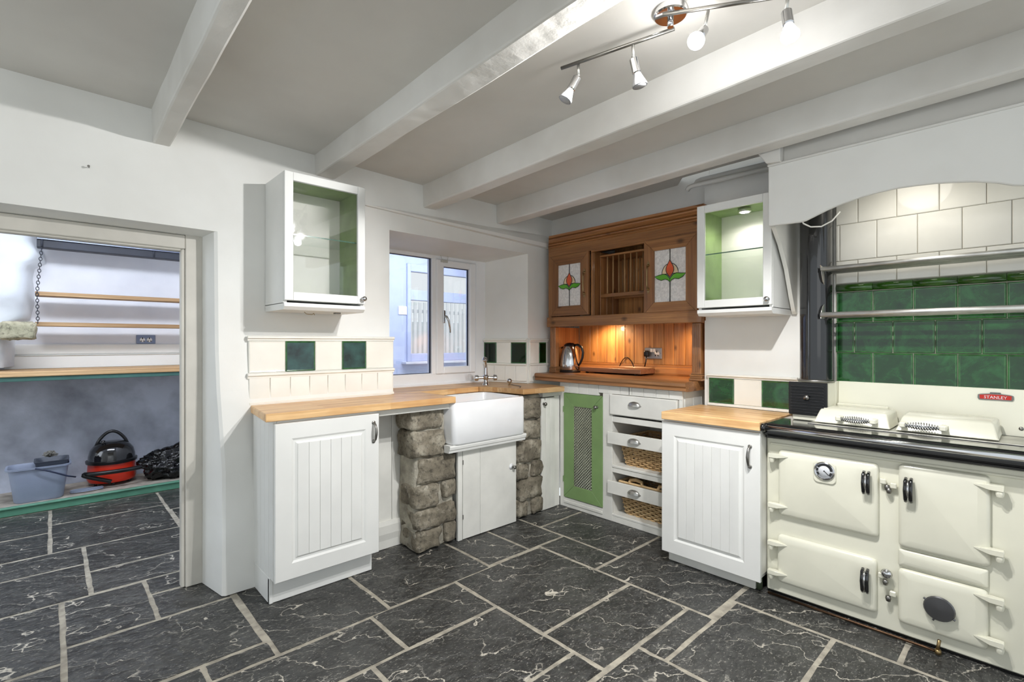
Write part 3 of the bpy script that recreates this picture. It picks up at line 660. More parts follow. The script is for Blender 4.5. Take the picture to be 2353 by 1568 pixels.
# ------------------------------------------------------------------ cupboard doors
def cab_door(parent, w, h, name='door', nb=7, fr=.075, x=0, y=0, z=0, m=white_p):
    """raised-and-grooved door, front face at y=0, thickness .02"""
    d = bpy.data.objects.new(name, None)
    b = B(); t = bmesh.new()
    def R(k, yy): return [t.verts.new((a, yy, c)) for a, c in ((k, k), (w - k, k), (w - k, h - k), (k, h - k))]
    rs = [R(0, .02), R(0, .003), R(.003, 0), R(fr, 0), R(fr + .010, .006), R(fr + .018, .006), R(fr + .026, .001)]
    for a, c in zip(rs, rs[1:]):
        for i in range(4): t.faces.new((a[i], a[(i + 1) % 4], c[(i + 1) % 4], c[i]))
    t.faces.new(rs[0][::-1]); t.faces.new(rs[-1]); merge(b, t)
    o = mk(name, b, m, parent, (x, y, z)); k = fr + .027; bw = (w - 2 * k) / nb
    for i in range(nb):
        q = B(); bx(q, k + i * bw + .0006, k + (i + 1) * bw - .0006, -.0022, .004, k, h - k, .0012); mk('groove_board', q, m, o)
    return o
def bar_handle(parent, x, z0, z1, m=pewter):
    b = B(); n = 12; h = z1 - z0
    tube(b, [(x, -.004, z1), (x, -.022, z1 - .012), (x, -.027, z1 - .03), (x, -.03, (z0 + z1) / 2), (x, -.027, z0 + .03), (x, -.022, z0 + .012), (x, -.004, z0)], [.006, .006, .0075, .0085, .0075, .006, .006], 10)
    for z in (z0, z1): lathe(b, [(.0, 0), (.010, 0), (.010, .004), (.006, .007), (0, .007)], 12, (x, 0, z), (0, -1, 0))
    return autosm(mk('handle', b, m, parent, label='pewter bar handle'), 50)
def knob(parent, x, z, m=pewter, r=.015, y=0):
    b = B(); lathe(b, [(0, 0), (r * .75, 0), (r * .7, .003), (r * .4, .006), (r * .4, .012), (r * .85, .017), (r, .022), (r * .85, .028), (r * .4, .031), (0, .032)], 16, (x, y, z), (0, -1, 0))
    return mk('knob', b, m, parent, smooth=True)
cup_m = M_plain('satin_pewter', (188, 187, 183), .34, 1.0, var=.05)
def cup_handle(parent, x, z, m=None, w=.048, y=0):
    b = B(); rings = []
    for i in range(13):
        a = PI * i / 12; ca = math.cos(a); sa = max(.03, math.sin(a)); rr = .024 * sa ** .7; zt = z - .012 + .030 * sa ** .8; zb = z - .013
        rings.append([(x - w * ca, y - .0005, zt + .001), (x - w * ca, y - rr * .55, zt), (x - w * ca, y - rr * .9, zt - .010 * sa), (x - w * ca, y - rr, zb), (x - w * ca, y - rr + .002 * sa, zb), (x - w * ca, y - rr * .8, zt - .012 * sa), (x - w * ca, y - .0005, zt - .003 * sa)])
    loft(b, rings)
    for sx in (-1, 1): lathe(b, [(0, 0), (.005, 0), (.005, .002), (0, .002)], 8, (x + sx * (w + .001), y, z - .010), (0, -1, 0))
    return autosm(mk('cup_handle', b, cup_m, parent, label='satin metal cup handle'), 60)
# left base unit
t = thing('base_cabinet', 'white panelled base cabinet under the left end of the worktop', 'cabinet', (.764, 2.44, 0))
bcar = B(); bx(bcar, 0.018, .532, .022, .30, .12, .88, .001); mk('carcass', bcar, white_p, t)
boards(t, white_p, 0, 1, 1, 0, 1, 0, 1) if False else None
for i in range(5): strip('side_board', t, white_p, 0, .018, .024 + i * .062, .024 + (i + 1) * .062 - .0025, .125 if i else .125, .88, .002)
strip('side_foot', t, white_p, .0, .016, .075, .31, 0, .124, .002)
strip('plinth', t, white_p, .0, .53, .08, .098, 0, .12, .002)
strip('plinth_return', t, white_p, .515, .53, .098, .28, 0, .12, .002)
strip('top_rail', t, worn_p, .535, 1.02, .035, .055, .845, .8805, .002)
d = cab_door(t, .530, .745, nb=6, x=.002, y=0.0, z=.122); bar_handle(d, .497, .60, .70)
# recess panel
t = thing('recess_panel', 'chipped white boarded panel in the recess beside the stone pier', 'panel', (1.30, 2.735, 0))
strip('backing', t, gap_m, 0, .33, .0045, .010, .0, .878, 0)
boards(t, worn_p, 0, .33, 3, -.006, .004, .15, .878, edges=[0, .13, .235, .33]); mould(t, 0, .33, -.006, .0, .165, worn_p, .02, 'skirting')
# piers
def pier(x0, x1, y0, y1, stones, label, seed):
    t = thing('stone_pier', label, 'pier', ((x0 + x1) / 2, (y0 + y1) / 2, 0))
    ox, oy = (x0 + x1) / 2, (y0 + y1) / 2
    b = B(); zz = [0, .1, .2, .3, .4, .5, .56, .62, .7, .8, .865]
    bx(b, x0 - ox + .030, x1 - ox - .004, y0 - oy + .024, y1 - oy, 0, .868, .01)
    bmesh.ops.subdivide_edges(b, edges=b.edges[:], cuts=5, use_grid_fill=True)
    for v in b.verts:
        v.co += noise.noise_vector(v.co * 16 + Vector((seed, 0, 0))) * .008
        if v.co.z < 0.002: v.co.z = .0
    mk('mortar', b, pier_mortar, t, smooth=True)
    for i, (a, c, z0, z1) in enumerate(stones):
        cx, w_ = (a + c) / 2 - ox, c - a; dep = .20
        rock('stone', stone_m, (cx, y0 - oy + dep / 2 - .004, (z0 + z1) / 2), (w_, dep, z1 - z0), t, seed=seed + i, amp=.13, sub=3)
    return t
pier(1.555, 1.868, 2.515, 2.73, [(1.545, 1.775, .728, .862), (1.55, 1.775, .560, .720), (1.60, 1.865, .400, .552), (1.575, 1.735, .262, .392), (1.765, 1.862, .292, .398), (1.585, 1.865, .130, .256), (1.585, 1.75, .004, .124), (1.782, 1.862, .01, .132)], 'rough granite pier left of the butler sink', 11)
pier(2.40, 2.655, 2.515, 2.80, [(2.465, 2.635, .70, .838), (2.455, 2.64, .558, .692), (2.405, 2.64, .392, .546), (2.405, 2.505, .280, .386), (2.545, 2.655, .285, .386), (2.425, 2.66, .126, .274), (2.41, 2.50, .012, .118), (2.545, 2.655, .008, .118)], 'rough granite pier right of the butler sink', 31)
# sink
t = thing('butler_sink', 'white ceramic butler sink set into the worktop', 'sink', (1.785, 2.43, .622))
b = B(); W, D, H = .61, .44, .258
def ring(k, z, r): return [(W / 2 + p[0], D / 2 + p[1], z) for p in rrect(W / 2 - k, D / 2 - k, 0, r, 5)]
loft(b, [ring(.008, 0, .03), ring(0, .01, .035), ring(0, H - .012, .035), ring(.006, H, .03), ring(.024, H, .03), ring(.03, H - .012, .03), ring(.036, .06, .03), ring(.07, .035, .03)], 0, True, True)
autosm(mk('basin', b, ceramic, t), 50)
b = B(); lathe(b, [(0, 0), (.028, 0), (.03, .003), (.02, .004), (0, .002)], 16, (W / 2, D / 2, .0365)); mk('drain', b, chrome, t)
t = thing('sink_support', 'white moulded timber rail carrying the butler sink', 'rail', (1.765, 2.445, .575))
b = B(); ext(b, [(0, .0, .046), (0, .06, .046), (0, .06, 0), (0, .012, 0), (0, .008, .016), (0, .002, .02), (0, -.002, .036)], (.648, 0, 0)); mk('rail', b, white_p, t)
t = thing('sink_cupboard', 'worn white plank cupboard under the butler sink', 'cupboard', (1.872, 2.505, 0))
strip('stile', t, worn_p, 0, .035, 0, .02, 0, .575, .002); 
o = B(); bx(o, .037, .50, .002, .02, .004, .57, .001); d = mk('door', o, gap_m, t)
for a, c in ((.037, .176), (.178, .50)): strip('board', d, worn_p, a, c, -.002, .004, .004, .570, .0015)
for z in (.13, .475): strip('hinge', d, pewter, .034, .040, -.004, 0, z, z + .03, .001)
b = B(); lathe(b, [(0, 0), (.02, 0), (.021, .002), (0, .003)], 16, (.452, -.0025, .395), (0, -1, 0)); mk('knob_plate', b, whitepl, d); knob(d, .465, .39, pewter, .013, -.003)
strip('carcass', t, worn_p, .02, .49, .021, .28, .002, .57, .001)
# corner cupboard
t = thing('corner_cupboard', 'narrow white cupboard in the corner between granite pier and dresser', 'cupboard', (2.66, 2.54, 0))
strip('backing', t, gap_m, .004, .19, .012, .03, 0, .84, 0)
d = strip('door', t, worn_p, .003, .148, 0, .012, .0, .835, .002); boards(d, worn_p, .003, .148, 3, -.004, 0, .002, .832, edges=[.003, .05, .10, .148]); knob(d, .022, .792, pewter, .014, -.004)
strip('latch', d, pewter, .034, .038, -.008, -.004, .818, .835, .001)
strip('post', t, worn_p, .151, .210, .004, .03, 0, .845, .002)
strip('top_rail', t, worn_p, -.0, .2, -.02, .0, .845, .8805, .002)
# tap
t = thing('mixer_tap', 'chrome mixer tap behind the butler sink', 'tap', (2.462, 2.94, .92))
b = B(); lathe(b, [(.0, 0), (.026, 0), (.024, .01), (.017, .02), (.015, .04), (.022, .05), (.022, .07), (.014, .08), (.012, .14), (.010, .142)], 20)
autosm(mk('body', b, chrome, t))
b = B(); tube(b, [(0, 0, .13), (-.004, -.003, .16), (-.02, -.02, .195), (-.05, -.05, .21), (-.07, -.075, .205)], [.012, .011, .010, .011, .013], 12)
lathe(b, [(0, -.018), (.017, -.012), (.019, 0), (.014, .012), (0, .016)], 14, (-.078, -.082, .200), (-.5, -.6, -.5)); autosm(mk('spout', b, chrome, t))
for s in (-1, 1):
    b = B(); cyl(b, (0, 0, .058), (s * .05, -s * .03, .056), .011, 12); lathe(b, [(0, 0), (.020, 0), (.023, .008), (.021, .026), (.012, .032), (0, .032)], 12, (s * .05, -s * .03, .056), (s * .85, -s * .5, 0)); autosm(mk('valve', b, chrome, t))
t = thing('plug', 'chrome plug handle lying on the worktop right of the tap', 'plug', (2.60, 2.82, .9205))
b = B(); lathe(b, [(0, 0), (.010, 0), (.009, .012), (.018, .022), (.021, .034), (.014, .046), (0, .05)], 14); mk('knob', b, chrome, t, smooth=True)
b = B(); tube(b, [(0, -.02, .004), (-.03, -.12, .004), (-.06, -.19, .004), (-.12, -.24, .004)], .003, 6); mk('chain', b, pewter, t)

# ------------------------------------------------------------------ wall cabinets
def wall_cab(name, label, loc, rz, w, h, dep, knobx, group, puck=False, dark=False):
    """x 0..w, y 0 front .. dep, z 0..h (h includes the pelmet)"""
    t = thing(name, label, 'cabinet', loc, rz, group); p = .046
    b = B(); bx(b, 0, .018, .022, dep, .03, h, .001); bx(b, w - .018, w, .022, dep, .03, h, .001); bx(b, .018, w - .018, .022, dep, h - .018, h, .001); bx(b, .018, w - .018, .022, dep, p, p + .016, .001); mk('carcass', b, white_p, t)
    strip('back_panel', t, cream_b, .018, w - .018, dep - .012, dep - .004, p + .016, h - .018, 0)
    inner = B(); bx(inner, .018, .0195, .024, dep - .012, p + .016, h - .018); bx(inner, w - .0195, w - .018, .024, dep - .012, p + .016, h - .018); bx(inner, .0195, w - .0195, .024, dep - .012, h - .0195, h - .018); bx(inner, .0195, w - .0195, .024, dep - .012, p + .016, p + .0175); mk('lining', inner, green_in, t, label='pale green interior')
    f = .042; z0, z1 = p, h
    d = B(); bx(d, 0, f, 0, .02, z0, z1, .002); bx(d, w - f, w, 0, .02, z0, z1, .002); bx(d, f + .0005, w - f - .0005, .0005, .02, z0, z0 + f, .0015); bx(d, f + .0005, w - f - .0005, .0005, .02, z1 - f, z1, .0015); d = mk('door', d, white_p, t)
    strip('pane', d, glass, f - .004, w - f + .004, .011, .014, z0 + f - .004, z1 - f + .004, 0); knob(d, knobx, z0 + .028, chrome, .014)
    q = B(); ext(q, [(0, .004, .034), (0, .004, .016), (0, .022, 0), (0, dep, 0), (0, dep, .034)], (w, 0, 0)); 
    mk('pelmet', q, white_p, t)
    zs = z0 + (z1 - z0) * .52
    g = B(); bx(g, .022, w - .022, .035, dep - .014, zs, zs + .006); mk('glass_shelf', g, glass_g, t); strip('shelf_edge', t, glass_edge, .022, w - .022, .0335, .035, zs, zs + .006, 0)
    return t
a = wall_cab('wall_cabinet', 'white glazed wall cabinet with pale green lining left of the window', (.842, 2.54, 1.413), 0, .424, .684, .297, .408, 'glazed wall cabinets')
b = B(); tube(b, [(.15, .15, -.001), (.16, .145, -.012), (.19, .145, -.014), (.20, .15, -.006), (.205, .15, -.016)], .0018, 6); mk('hook', b, brass, a); strip('clip', a, pewter, .30, .33, .1, .13, -.008, 0, .001)
a = wall_cab('wall_cabinet', 'white glazed wall cabinet lit inside, between dresser and range canopy', (2.72, 1.361, 1.400), RB, .402, .628, .288, .385, 'glazed wall cabinets')
t = thing('puck_light', 'small round light under the top of the lit wall cabinet', 'light', (2.86, 1.15, 1.983))
b = B(); lathe(b, [(0, 0), (.034, 0), (.034, .018), (0, .018)], 20); mk('body', b, steel, t); b = B(); lathe(b, [(0, -.002), (.024, -.002), (.026, 0), (0, 0)], 20); mk('lens', b, puck_on, t)

# ------------------------------------------------------------------ dresser base (local x = 2.54 - Y, local y = X - 2.871)
t = thing('dresser_cabinet', 'white base unit of the dresser with green lattice door, drawer and basket shelves', 'cabinet', (2.871, 2.54, 0), RB)
wp = worn_p
strip('stile', t, wp, 0, .043, 0, .02, 0, .93, .002); strip('stile', t, wp, .403, .484, 0, .02, 0, .93, .002)
strip('stile', t, wp, .985, 1.01, 0, .02, 0, .93, .002)
strip('bottom_rail', t, wp, .043, .403, 0, .02, 0, .070, .002); strip('bead', t, wp, .043, .403, -.006, 0, .03, .05, .002)
for i in range(11):
    a = .0 + i * .0918; strip('top_board', t, wp, a + .001, a + .0908, -.002, .02, .89 if i > 3 else .868, .944, .0015)
strip('end_board', t, wp, 1.005, 1.015, .022, .13, 0, .944, .002); strip('end_board', t, wp, 1.005, 1.015, .132, .24, 0, .944, .002); strip('end_board', t, wp, 1.005, 1.015, .242, .50, 0, .944, .002)
strip('back', t, wp, 0, 1.0, .49, .5, 0, .944, 0); strip('divider', t, wp, .466, .484, .02, .49, 0, .93, .001)
# green door with lattice
d = B(); x0, x1, z0, z1 = .043, .403, .077, .866; f = .095
for pl in ([(x0, z0), (x1, z0), (x1 - f, z0 + f), (x0 + f, z0 + f)], [(x1, z0), (x1, z1), (x1 - f, z1 - f), (x1 - f, z0 + f)], [(x1, z1), (x0, z1), (x0 + f, z1 - f), (x1 - f, z1 - f)], [(x0, z1), (x0, z0), (x0 + f, z0 + f), (x0 + f, z1 - f)]):
    c = Vector((sum(p[0] for p in pl) / 4, sum(p[1] for p in pl) / 4)); pp = [((p[0] - c.x) * .997 + c.x, (p[1] - c.y) * .997 + c.y) for p in pl]
    ext(d, [(p[0], -.006, p[1]) for p in pp], (0, .022, 0), bev=.001)
d = mk('door', d, green_p, t, label='leaf green mitred door')
l = B(); bx0, bx1, bz0, bz1 = x0 + f - .002, x1 - f + .002, z0 + f - .002, z1 - f + .002; st = .0215
def clipline(px, pz, dx, dz):
    ts = []
    for (lo, hi, p, dd) in ((bx0, bx1, px, dx), (bz0, bz1, pz, dz)):
        a, c = (lo - p) / dd, (hi - p) / dd; ts.append((min(a, c), max(a, c)))
    t0 = max(x[0] for x in ts); t1 = min(x[1] for x in ts)
    return (t0, t1) if t1 > t0 + .004 else None
k = -1.0
while k < 1.4:
    for s in (1, -1):
        r = clipline(bx0 if s > 0 else bx1, bz0 + k, s, 1)
        if r:
            xa = (bx0 if s > 0 else bx1); q0 = (xa + s * r[0], bz0 + k + r[0]); q1 = (xa + s * r[1], bz0 + k + r[1]); hw = .0033
            nx_, nz_ = (hw, -hw * s) if s > 0 else (hw, hw)
            ext(l, [(q0[0] - nx_, .0, q0[1] - nz_), (q0[0] + nx_, .0, q0[1] + nz_), (q1[0] + nx_, .0, q1[1] + nz_), (q1[0] - nx_, .0, q1[1] - nz_)], (0, .0025 + (.001 if s > 0 else 0), 0))
    k += st
o = mk('lattice', l, mesh_m, d); o['kind'] = 'stuff'; knob(d, .357, .785, whitepl if False else pewter, .014, -.006)
for z in (.19, .72): strip('hinge', d, green_p, .038, .046, -.010, 0, z, z + .045, .001)
# drawer
d = B(); t_ = bmesh.new()
def R(k, yy, w_=.51, h_=.140): return [t_.verts.new((a, yy, c)) for a, c in ((k, k), (w_ - k, k), (w_ - k, h_ - k), (k, h_ - k))]
rs = [R(0, .022), R(0, 0), R(.006, -.006), R(.03, -.006)]
for a, c in zip(rs, rs[1:]):
    for i in range(4): t_.faces.new((a[i], a[(i + 1) % 4], c[(i + 1) % 4], c[i]))
t_.faces.new(rs[0][::-1]); t_.faces.new(rs[-1]); merge(d, t_); d = mk('drawer', d, wp, t, (.470, -.010, .747)); cup_handle(d, .205, .088, pewter, .046, -.006)
strip('keyhole_slot', t, dark_v, .622, .625, -.0035, 0, .893, .943, 0)
strip('rail', t, wp, .484, .985, .0, .02, .695, .734, .002)
strip('shelf', t, wp, .484, .985, -.004, .49, .378, .396, .003); strip('rail', t, wp, .484, .985, .0, .02, .344, .376, .002); strip('shelf', t, wp, .484, .985, -.002, .49, .040, .056, .003)
strip('bottom_rail', t, wp, .484, .985, 0, .02, .0, .04, .002)
strip('upper_shelf', t, wp, .484, .985, .022, .49, .70, .712, 0)
for nm, za, zb, hz in (('basket_rail', .545, .627, .588), ('basket_rail', .200, .287, .245)):
    d = strip(nm, t, wp, .457, 1.0, -.022, -.004, za, zb, .002); cup_handle(d, .675, hz + .002, pewter, .046, -.022)
# baskets
def basket(label, loc, w, dp, h, handles):
    t = thing('wicker_basket', label, 'basket', loc, RB, 'wicker baskets in the dresser base')
    b = B(); rows = int(h / .0145); tl = .035
    def per(k, z):   # perimeter point list of a tapered rectangle
        f_ = z / h; hx, hy = w / 2 - tl * (1 - f_) , dp / 2 - tl * (1 - f_)
        pts = []; n1, n2 = 26, 16
        for i in range(n1): pts.append((-hx + 2 * hx * i / n1, -hy))
        for i in range(n2): pts.append((hx, -hy + 2 * hy * i / n2))
        for i in range(n1): pts.append((hx - 2 * hx * i / n1, hy))
        for i in range(n2): pts.append((-hx, hy - 2 * hy * i / n2))
        out = []
        for i, (x, y) in enumerate(pts):
            o_ = .005 * (1 if (i // 2 + k) % 2 else -1); l_ = math.hypot(x / hx, y / hy)
            out.append((x * (1 + o_ / hx), y * (1 + o_ / hy), z + random.uniform(-.0015, .0015)))
        return out + [out[0]]
    for k in range(rows): tube(b, per(k, .004 + k * .0145), .0062, 5, cap=False)
    o = mk('weave', b, wicker, t)
    b = B()
    for i in range(0, 27, 2):
        f0 = -w / 2 + tl + (w - 2 * tl) * i / 26; f1 = -w / 2 + w * i / 26
        for s in (-1, 1): cyl(b, (f0, s * (dp / 2 - tl), 0), (f1, s * (dp / 2), h), .004, 5)
    mk('stakes', b, wicker, t)['kind'] = 'stuff'
    b = B(); tube(b, [(-w / 2, -dp / 2, h), (w / 2, -dp / 2, h), (w / 2, dp / 2, h), (-w / 2, dp / 2, h), (-w / 2, -dp / 2, h)], .009, 7, cap=False); mk('rim', b, wicker, t)
    b = B(); bx(b, -w / 2 + tl, w / 2 - tl, -dp / 2 + tl, dp / 2 - tl, 0, .006); mk('base', b, wicker, t)
    if handles:
        for xx in (-.09, .13):
            b = B(); tube(b, [(xx - .05, -dp / 2, h), (xx - .045, -dp / 2 + .01, h + .022), (xx, -dp / 2 + .012, h + .032), (xx + .045, -dp / 2 + .01, h + .022), (xx + .05, -dp / 2, h)], [.011, .012, .014, .012, .011], 8); autosm(mk('handle', b, wicker, t), 60)
basket('wicker basket behind the upper cup-handled rail', (3.085, 1.795, .397), .44, .36, .19, False)
basket('wicker basket with wrapped handles behind the lower rail, resting on the bottom shelf', (3.085, 1.80, .057), .44, .36, .225, True)

# dresser worktop (local x = 2.775 - Y)
t = thing('dresser_worktop', 'moulded dark pine top of the dresser base carrying kettle and chopping board', 'worktop', (2.83, 2.775, .945), RB)
b = B(); ext(b, [(0, .025, 0), (0, .004, .006), (0, .010, .022), (0, 0, .034), (0, 0, .052), (0, .012, .060), (0, .565, .060), (0, .565, 0)], (1.285, 0, 0)); 
for v in b.verts:
    pass
mk('slab', b, pine_w, t)

# ------------------------------------------------------------------ dresser upper (local x = 2.763 - Y, local y = X - 2.98, z world)
t = thing('pine_dresser', 'stained pine dresser top with stained-glass doors, plate rack and matchboard back', 'dresser', (2.98, 2.763, 0), RB)
WD = 1.305
strip('frieze', t, pine_h, .0, 1.275, .002, .022, 1.942, 2.03, .001)
strip('stile', t, pine_v, .0, .030, .002, .022, 1.452, 1.945, .001); strip('stile', t, pine_v, 1.272, 1.30, .002, .022, 1.452, 2.03, .001)
b = B(); prof = [(.022, 2.012), (.0, 2.012), (-.008, 2.016), (-.008, 2.024), (-.002, 2.027), (-.016, 2.033), (-.018, 2.041), (-.012, 2.044), (-.034, 2.050), (-.052, 2.064), (-.055, 2.072), (-.048, 2.075), (-.070, 2.080), (-.076, 2.094), (.03, 2.094)]
ra = [(0.0 + (.0 if y > -.0 else -y * -.9), y, z) for y, z in prof]
loft(b, [[(max(0, -y) * 1.0, y, z) for y, z in prof], [(1.285 + max(0, -y) * .9, y, z) for y, z in prof], [(1.285 + max(0, -y) * .9, max(y, 0) + .39, z) for y, z in prof]][:2]); mk('cornice', b, pine_h, t)
b = B(); loft(b, [[(1.285 - .002 + max(0, -y) * .9, y, z) for y, z in prof[:-1]] + [(1.28, -.076, 2.094)], [(1.285 + max(0, -y) * .9, .38, z) for y, z in prof[:-1]] + [(1.28, .38, 2.094)]]); mk('cornice_return', b, pine_d, t)
strip('top_board', t, pine_h, .0, 1.29, .022, .385, 2.0, 2.015, 0)
strip('side_panel', t, pine_v, .0, .018, .022, .385, 1.39, 2.0, .001); strip('side_panel', t, pine_v, 1.282, 1.30, .022, .385, 1.375, 2.0, .001)
strip('rail', t, pine_h, -.002, 1.31, -.016, .02, 1.374, 1.452, .003)
strip('bottom_board', t, pine_h, .018, 1.282, .02, .385, 1.432, 1.45, 0)
# backboards, each its own
ed = [.02, .14, .222, .312, .40, .488, .572, .658, .745, .83, .91, 1.0, 1.09, 1.18, 1.282]
for a, c in zip(ed, ed[1:]): strip('backboard', t, pine_b, a + .001, c - .001, .368, .38, 1.082, 1.432, .003)
for a, c in zip(ed[4:11], ed[5:12]): strip('backboard', t, pine_b, a + .001, c - .001, .352, .364, 1.45, 2.0, .003)
b = B(); ext(b, [(.02, .35, 1.005), (.02, .345, 1.02), (.02, .352, 1.05), (.02, .36, 1.062), (.02, .36, 1.075), (.02, .367, 1.082), (.02, .384, 1.082), (.02, .384, 1.005)], (1.26, 0, 0)); mk('back_skirting', b, pine_h, t)
# lower end panels and pilasters
for xa, xb, s in ((.0, .07, 0), (1.225, 1.297, 1)):
    strip('pilaster', t, pine_v, xa + .006, xb - .006, .012, .06, 1.006, 1.374, .004)
    for q in range(3):
        x_ = xa + .018 + q * .014; strip('reed', t, pine_v, x_, x_ + .007, .008, .013, 1.06, 1.36, .003)
    b = B(); 
    for k_, (z0_, z1_, e_) in enumerate(((1.006, 1.022, .012), (1.022, 1.034, .006), (1.034, 1.044, .010), (1.044, 1.054, .003))): bx(b, xa + .003 - e_ * (0 if xa == 0 else 1), xb - .003 + e_, .012 - e_, .07, z0_, z1_, .003)
    mk('pilaster_foot', b, pine_w, t)
    xx = xa if s == 0 else xb - .02
    strip('end_board', t, pine_b, xx + (.002 if s == 0 else .0), xx + (.018 if s == 0 else .018), .07, .37, 1.006, 1.374, .001)
b = B(); ext(b, [(1.301, .03, 1.45), (1.301, .075, 1.45), (1.301, .075, 1.27), (1.301, .068, 1.255), (1.301, .045, 1.27), (1.301, .05, 1.30), (1.301, .034, 1.34), (1.301, .04, 1.37), (1.301, .028, 1.39)], (.014, 0, 0)); mk('side_bracket', b, pine_v, t)
# plate-rack opening
strip('rack_side', t, pine_v, .418, .436, .02, .352, 1.45, 1.945, .002)
for q in range(4): strip('rack_side_board', t, pine_v, .4365, .442, .03 + q * .08, .03 + (q + 1) * .08 - .002, 1.452, 1.94, .002)
strip('rack_side', t, pine_v, .896, .912, .02, .352, 1.45, 1.945, .002)
strip('rack_head', t, pine_h, .436, .896, .0, .03, 1.93, 1.945, .002)
strip('rack_shadow_board', t, pine_h, .442, .896, .10, .35, 1.90, 1.915, .002)
strip('rack_rail', t, pine_h, .442, .896, .11, .13, 1.592, 1.620, .002); strip('rack_rail', t, pine_h, .442, .896, .28, .30, 1.592, 1.620, .002)
for i in range(7):
    x_ = .47 + i * .0515 + .03
    b = B(); cyl(b, (x_, .12, 1.612), (x_, .12, 1.90), .0055, 8); mk('dowel', b, dowel, t, smooth=True)
for i in range(7):
    b = B(); cyl(b, (.47 + i * .0515 + .05, .29, 1.612), (.47 + i * .0515 + .05, .29, 1.90), .005, 6); mk('dowel', b, dowel, t, smooth=True)
# glazed doors
def leaded_door(x0, x1, z0, z1, f, hx):
    d = B()
    for mi, pl in enumerate(([(x0, z0), (x1, z0), (x1 - f, z0 + f), (x0 + f, z0 + f)], [(x1, z0), (x1, z1), (x1 - f, z1 - f), (x1 - f, z0 + f)], [(x1, z1), (x0, z1), (x0 + f, z1 - f), (x1 - f, z1 - f)], [(x0, z1), (x0, z0), (x0 + f, z0 + f), (x0 + f, z1 - f)])):
        c = Vector((sum(p[0] for p in pl) / 4, sum(p[1] for p in pl) / 4)); ext(d, [((p[0] - c.x) * .997 + c.x, -.008, (p[1] - c.y) * .997 + c.y) for p in pl], (0, .022, 0), mi % 2, bev=.001)
    D = mk('door', d, [pine_h, pine_v], t)
    a0, a1, c0, c1 = x0 + f, x1 - f, z0 + f, z1 - f; W_, H_ = a1 - a0, c1 - c0; cx_ = (a0 + a1) / 2
    b = B(); bx(b, a0 - .003, a1 + .003, .004, .008, c0 - .003, c1 + .003); mk('rippled_pane', b, rippled, D, label='rippled obscure glass')
    def P(u, v): return (cx_ + u * W_ / 2, c1 - v * H_)     # u -1..1, v 0..1 downwards
    def shape(name, pts, m, yy):
        b = B(); ext(b, [(P(*p)[0], yy, P(*p)[1]) for p in pts], (0, .002, 0)); mk(name, b, m, D)
        b = B(); tube(b, [(P(*p)[0], yy - .0005, P(*p)[1]) for p in pts + [pts[0]]], .0022, 5, cap=False); mk('lead_line', b, lead, D)
    def bud(w_, top, bot, n=10):
        L_ = [(-w_ * math.sin(PI * (i / n) ** 1.25) , top + (bot - top) * i / n) for i in range(n + 1)]; return L_ + [(-x, y) for x, y in L_[-2:0:-1]]
    shape('sepal', [(-.52 * math.cos(math.radians(a)), .47 - .20 * math.sin(math.radians(a))) for a in range(0, 181, 15)], sg_cream, .0015)
    shape('bud', bud(.25, .20, .53), sg_red, -.001)
    def leaf(s): 
        up = [(0, .56), (s * .2, .49), (s * .42, .465), (s * .7, .48), (s * .98, .485 if s > 0 else .50)]
        lo = [(s * .8, .55), (s * .55, .585), (s * .3, .565), (s * .12, .59), (0, .63)]; return up + lo
    shape('leaf', leaf(1), sg_green, -.001); shape('leaf', leaf(-1), sg_green, -.001)
    b = B(); tube(b, [(cx_, 0.001, c1), (cx_, .001, P(0, .2)[1])], .0028, 6); tube(b, [(cx_, .001, P(0, .6)[1]), (cx_, .001, c0)], .0028, 6); mk('lead_line', b, lead, D)
    # handle
    zm = (z0 + z1) / 2
    b = B(); zt, zb_ = zm + .09, zm - .09
    for z in (zt - .01, zb_ + .01): lathe(b, [(0, 0), (.010, 0), (.010, .003), (.005, .006), (.005, .016), (0, .017)], 10, (hx, -.008, z), (0, -1, 0))
    for z, s in ((zt + .004, 1), (zb_ - .004, -1)): ext(b, [(hx - .007, -.010, z - s * .008), (hx + .007, -.010, z - s * .008), (hx + .010, -.010, z), (hx, -.010, z + s * .02), (hx - .010, -.010, z)], (0, .003, 0))
    tube(b, [(hx, -.022, zt - .012), (hx, -.026, zt - .04), (hx, -.027, zm), (hx, -.026, zb_ + .04), (hx, -.022, zb_ + .012)], [.004, .005, .004, .005, .004], 8); mk('handle', b, brass, D, label='dull brass drop handle')
leaded_door(.030, .416, 1.459, 1.940, .077, .381)
leaded_door(.896, 1.276, 1.442, 1.940, .076, .930)

# things on the dresser
t = thing('kettle', 'polished steel kettle with black handle at the left of the dresser top', 'kettle', (3.11, 2.645, 1.005))
b = B(); lathe(b, [(0, 0), (.086, 0), (.088, .012), (.082, .022), (0, .022)], 28); autosm(mk('base', b, blackpl, t))
b = B(); lathe(b, [(.080, .022), (.084, .03), (.082, .08), (.074, .14), (.062, .19), (.048, .215), (.0, .217)], 28); autosm(mk('body', b, chrome, t))
b = B(); lathe(b, [(.050, .212), (.046, .225), (.030, .238), (.0, .243)], 20); autosm(mk('lid', b, blackpl, t))
hd = Vector((.15, -1, 0)).normalized()
b = B(); tube(b, [hd * r + Vector((0, 0, z)) for r, z in ((.045, .222), (.075, .224), (.112, .205), (.125, .165), (.118, .12), (.10, .08), (.082, .055))], [.010, .011, .011, .010, .010, .009, .007], 10); mk('handle', b, blackpl, t, smooth=True)
b = B(); ext(b, [hd * -.066 + Vector((0, 0, .18)), hd * -.092 + Vector((0, 0, .205)), hd * -.060 + Vector((0, 0, .212))], (.02, .003, 0)); mk('spout', b, chrome, t)
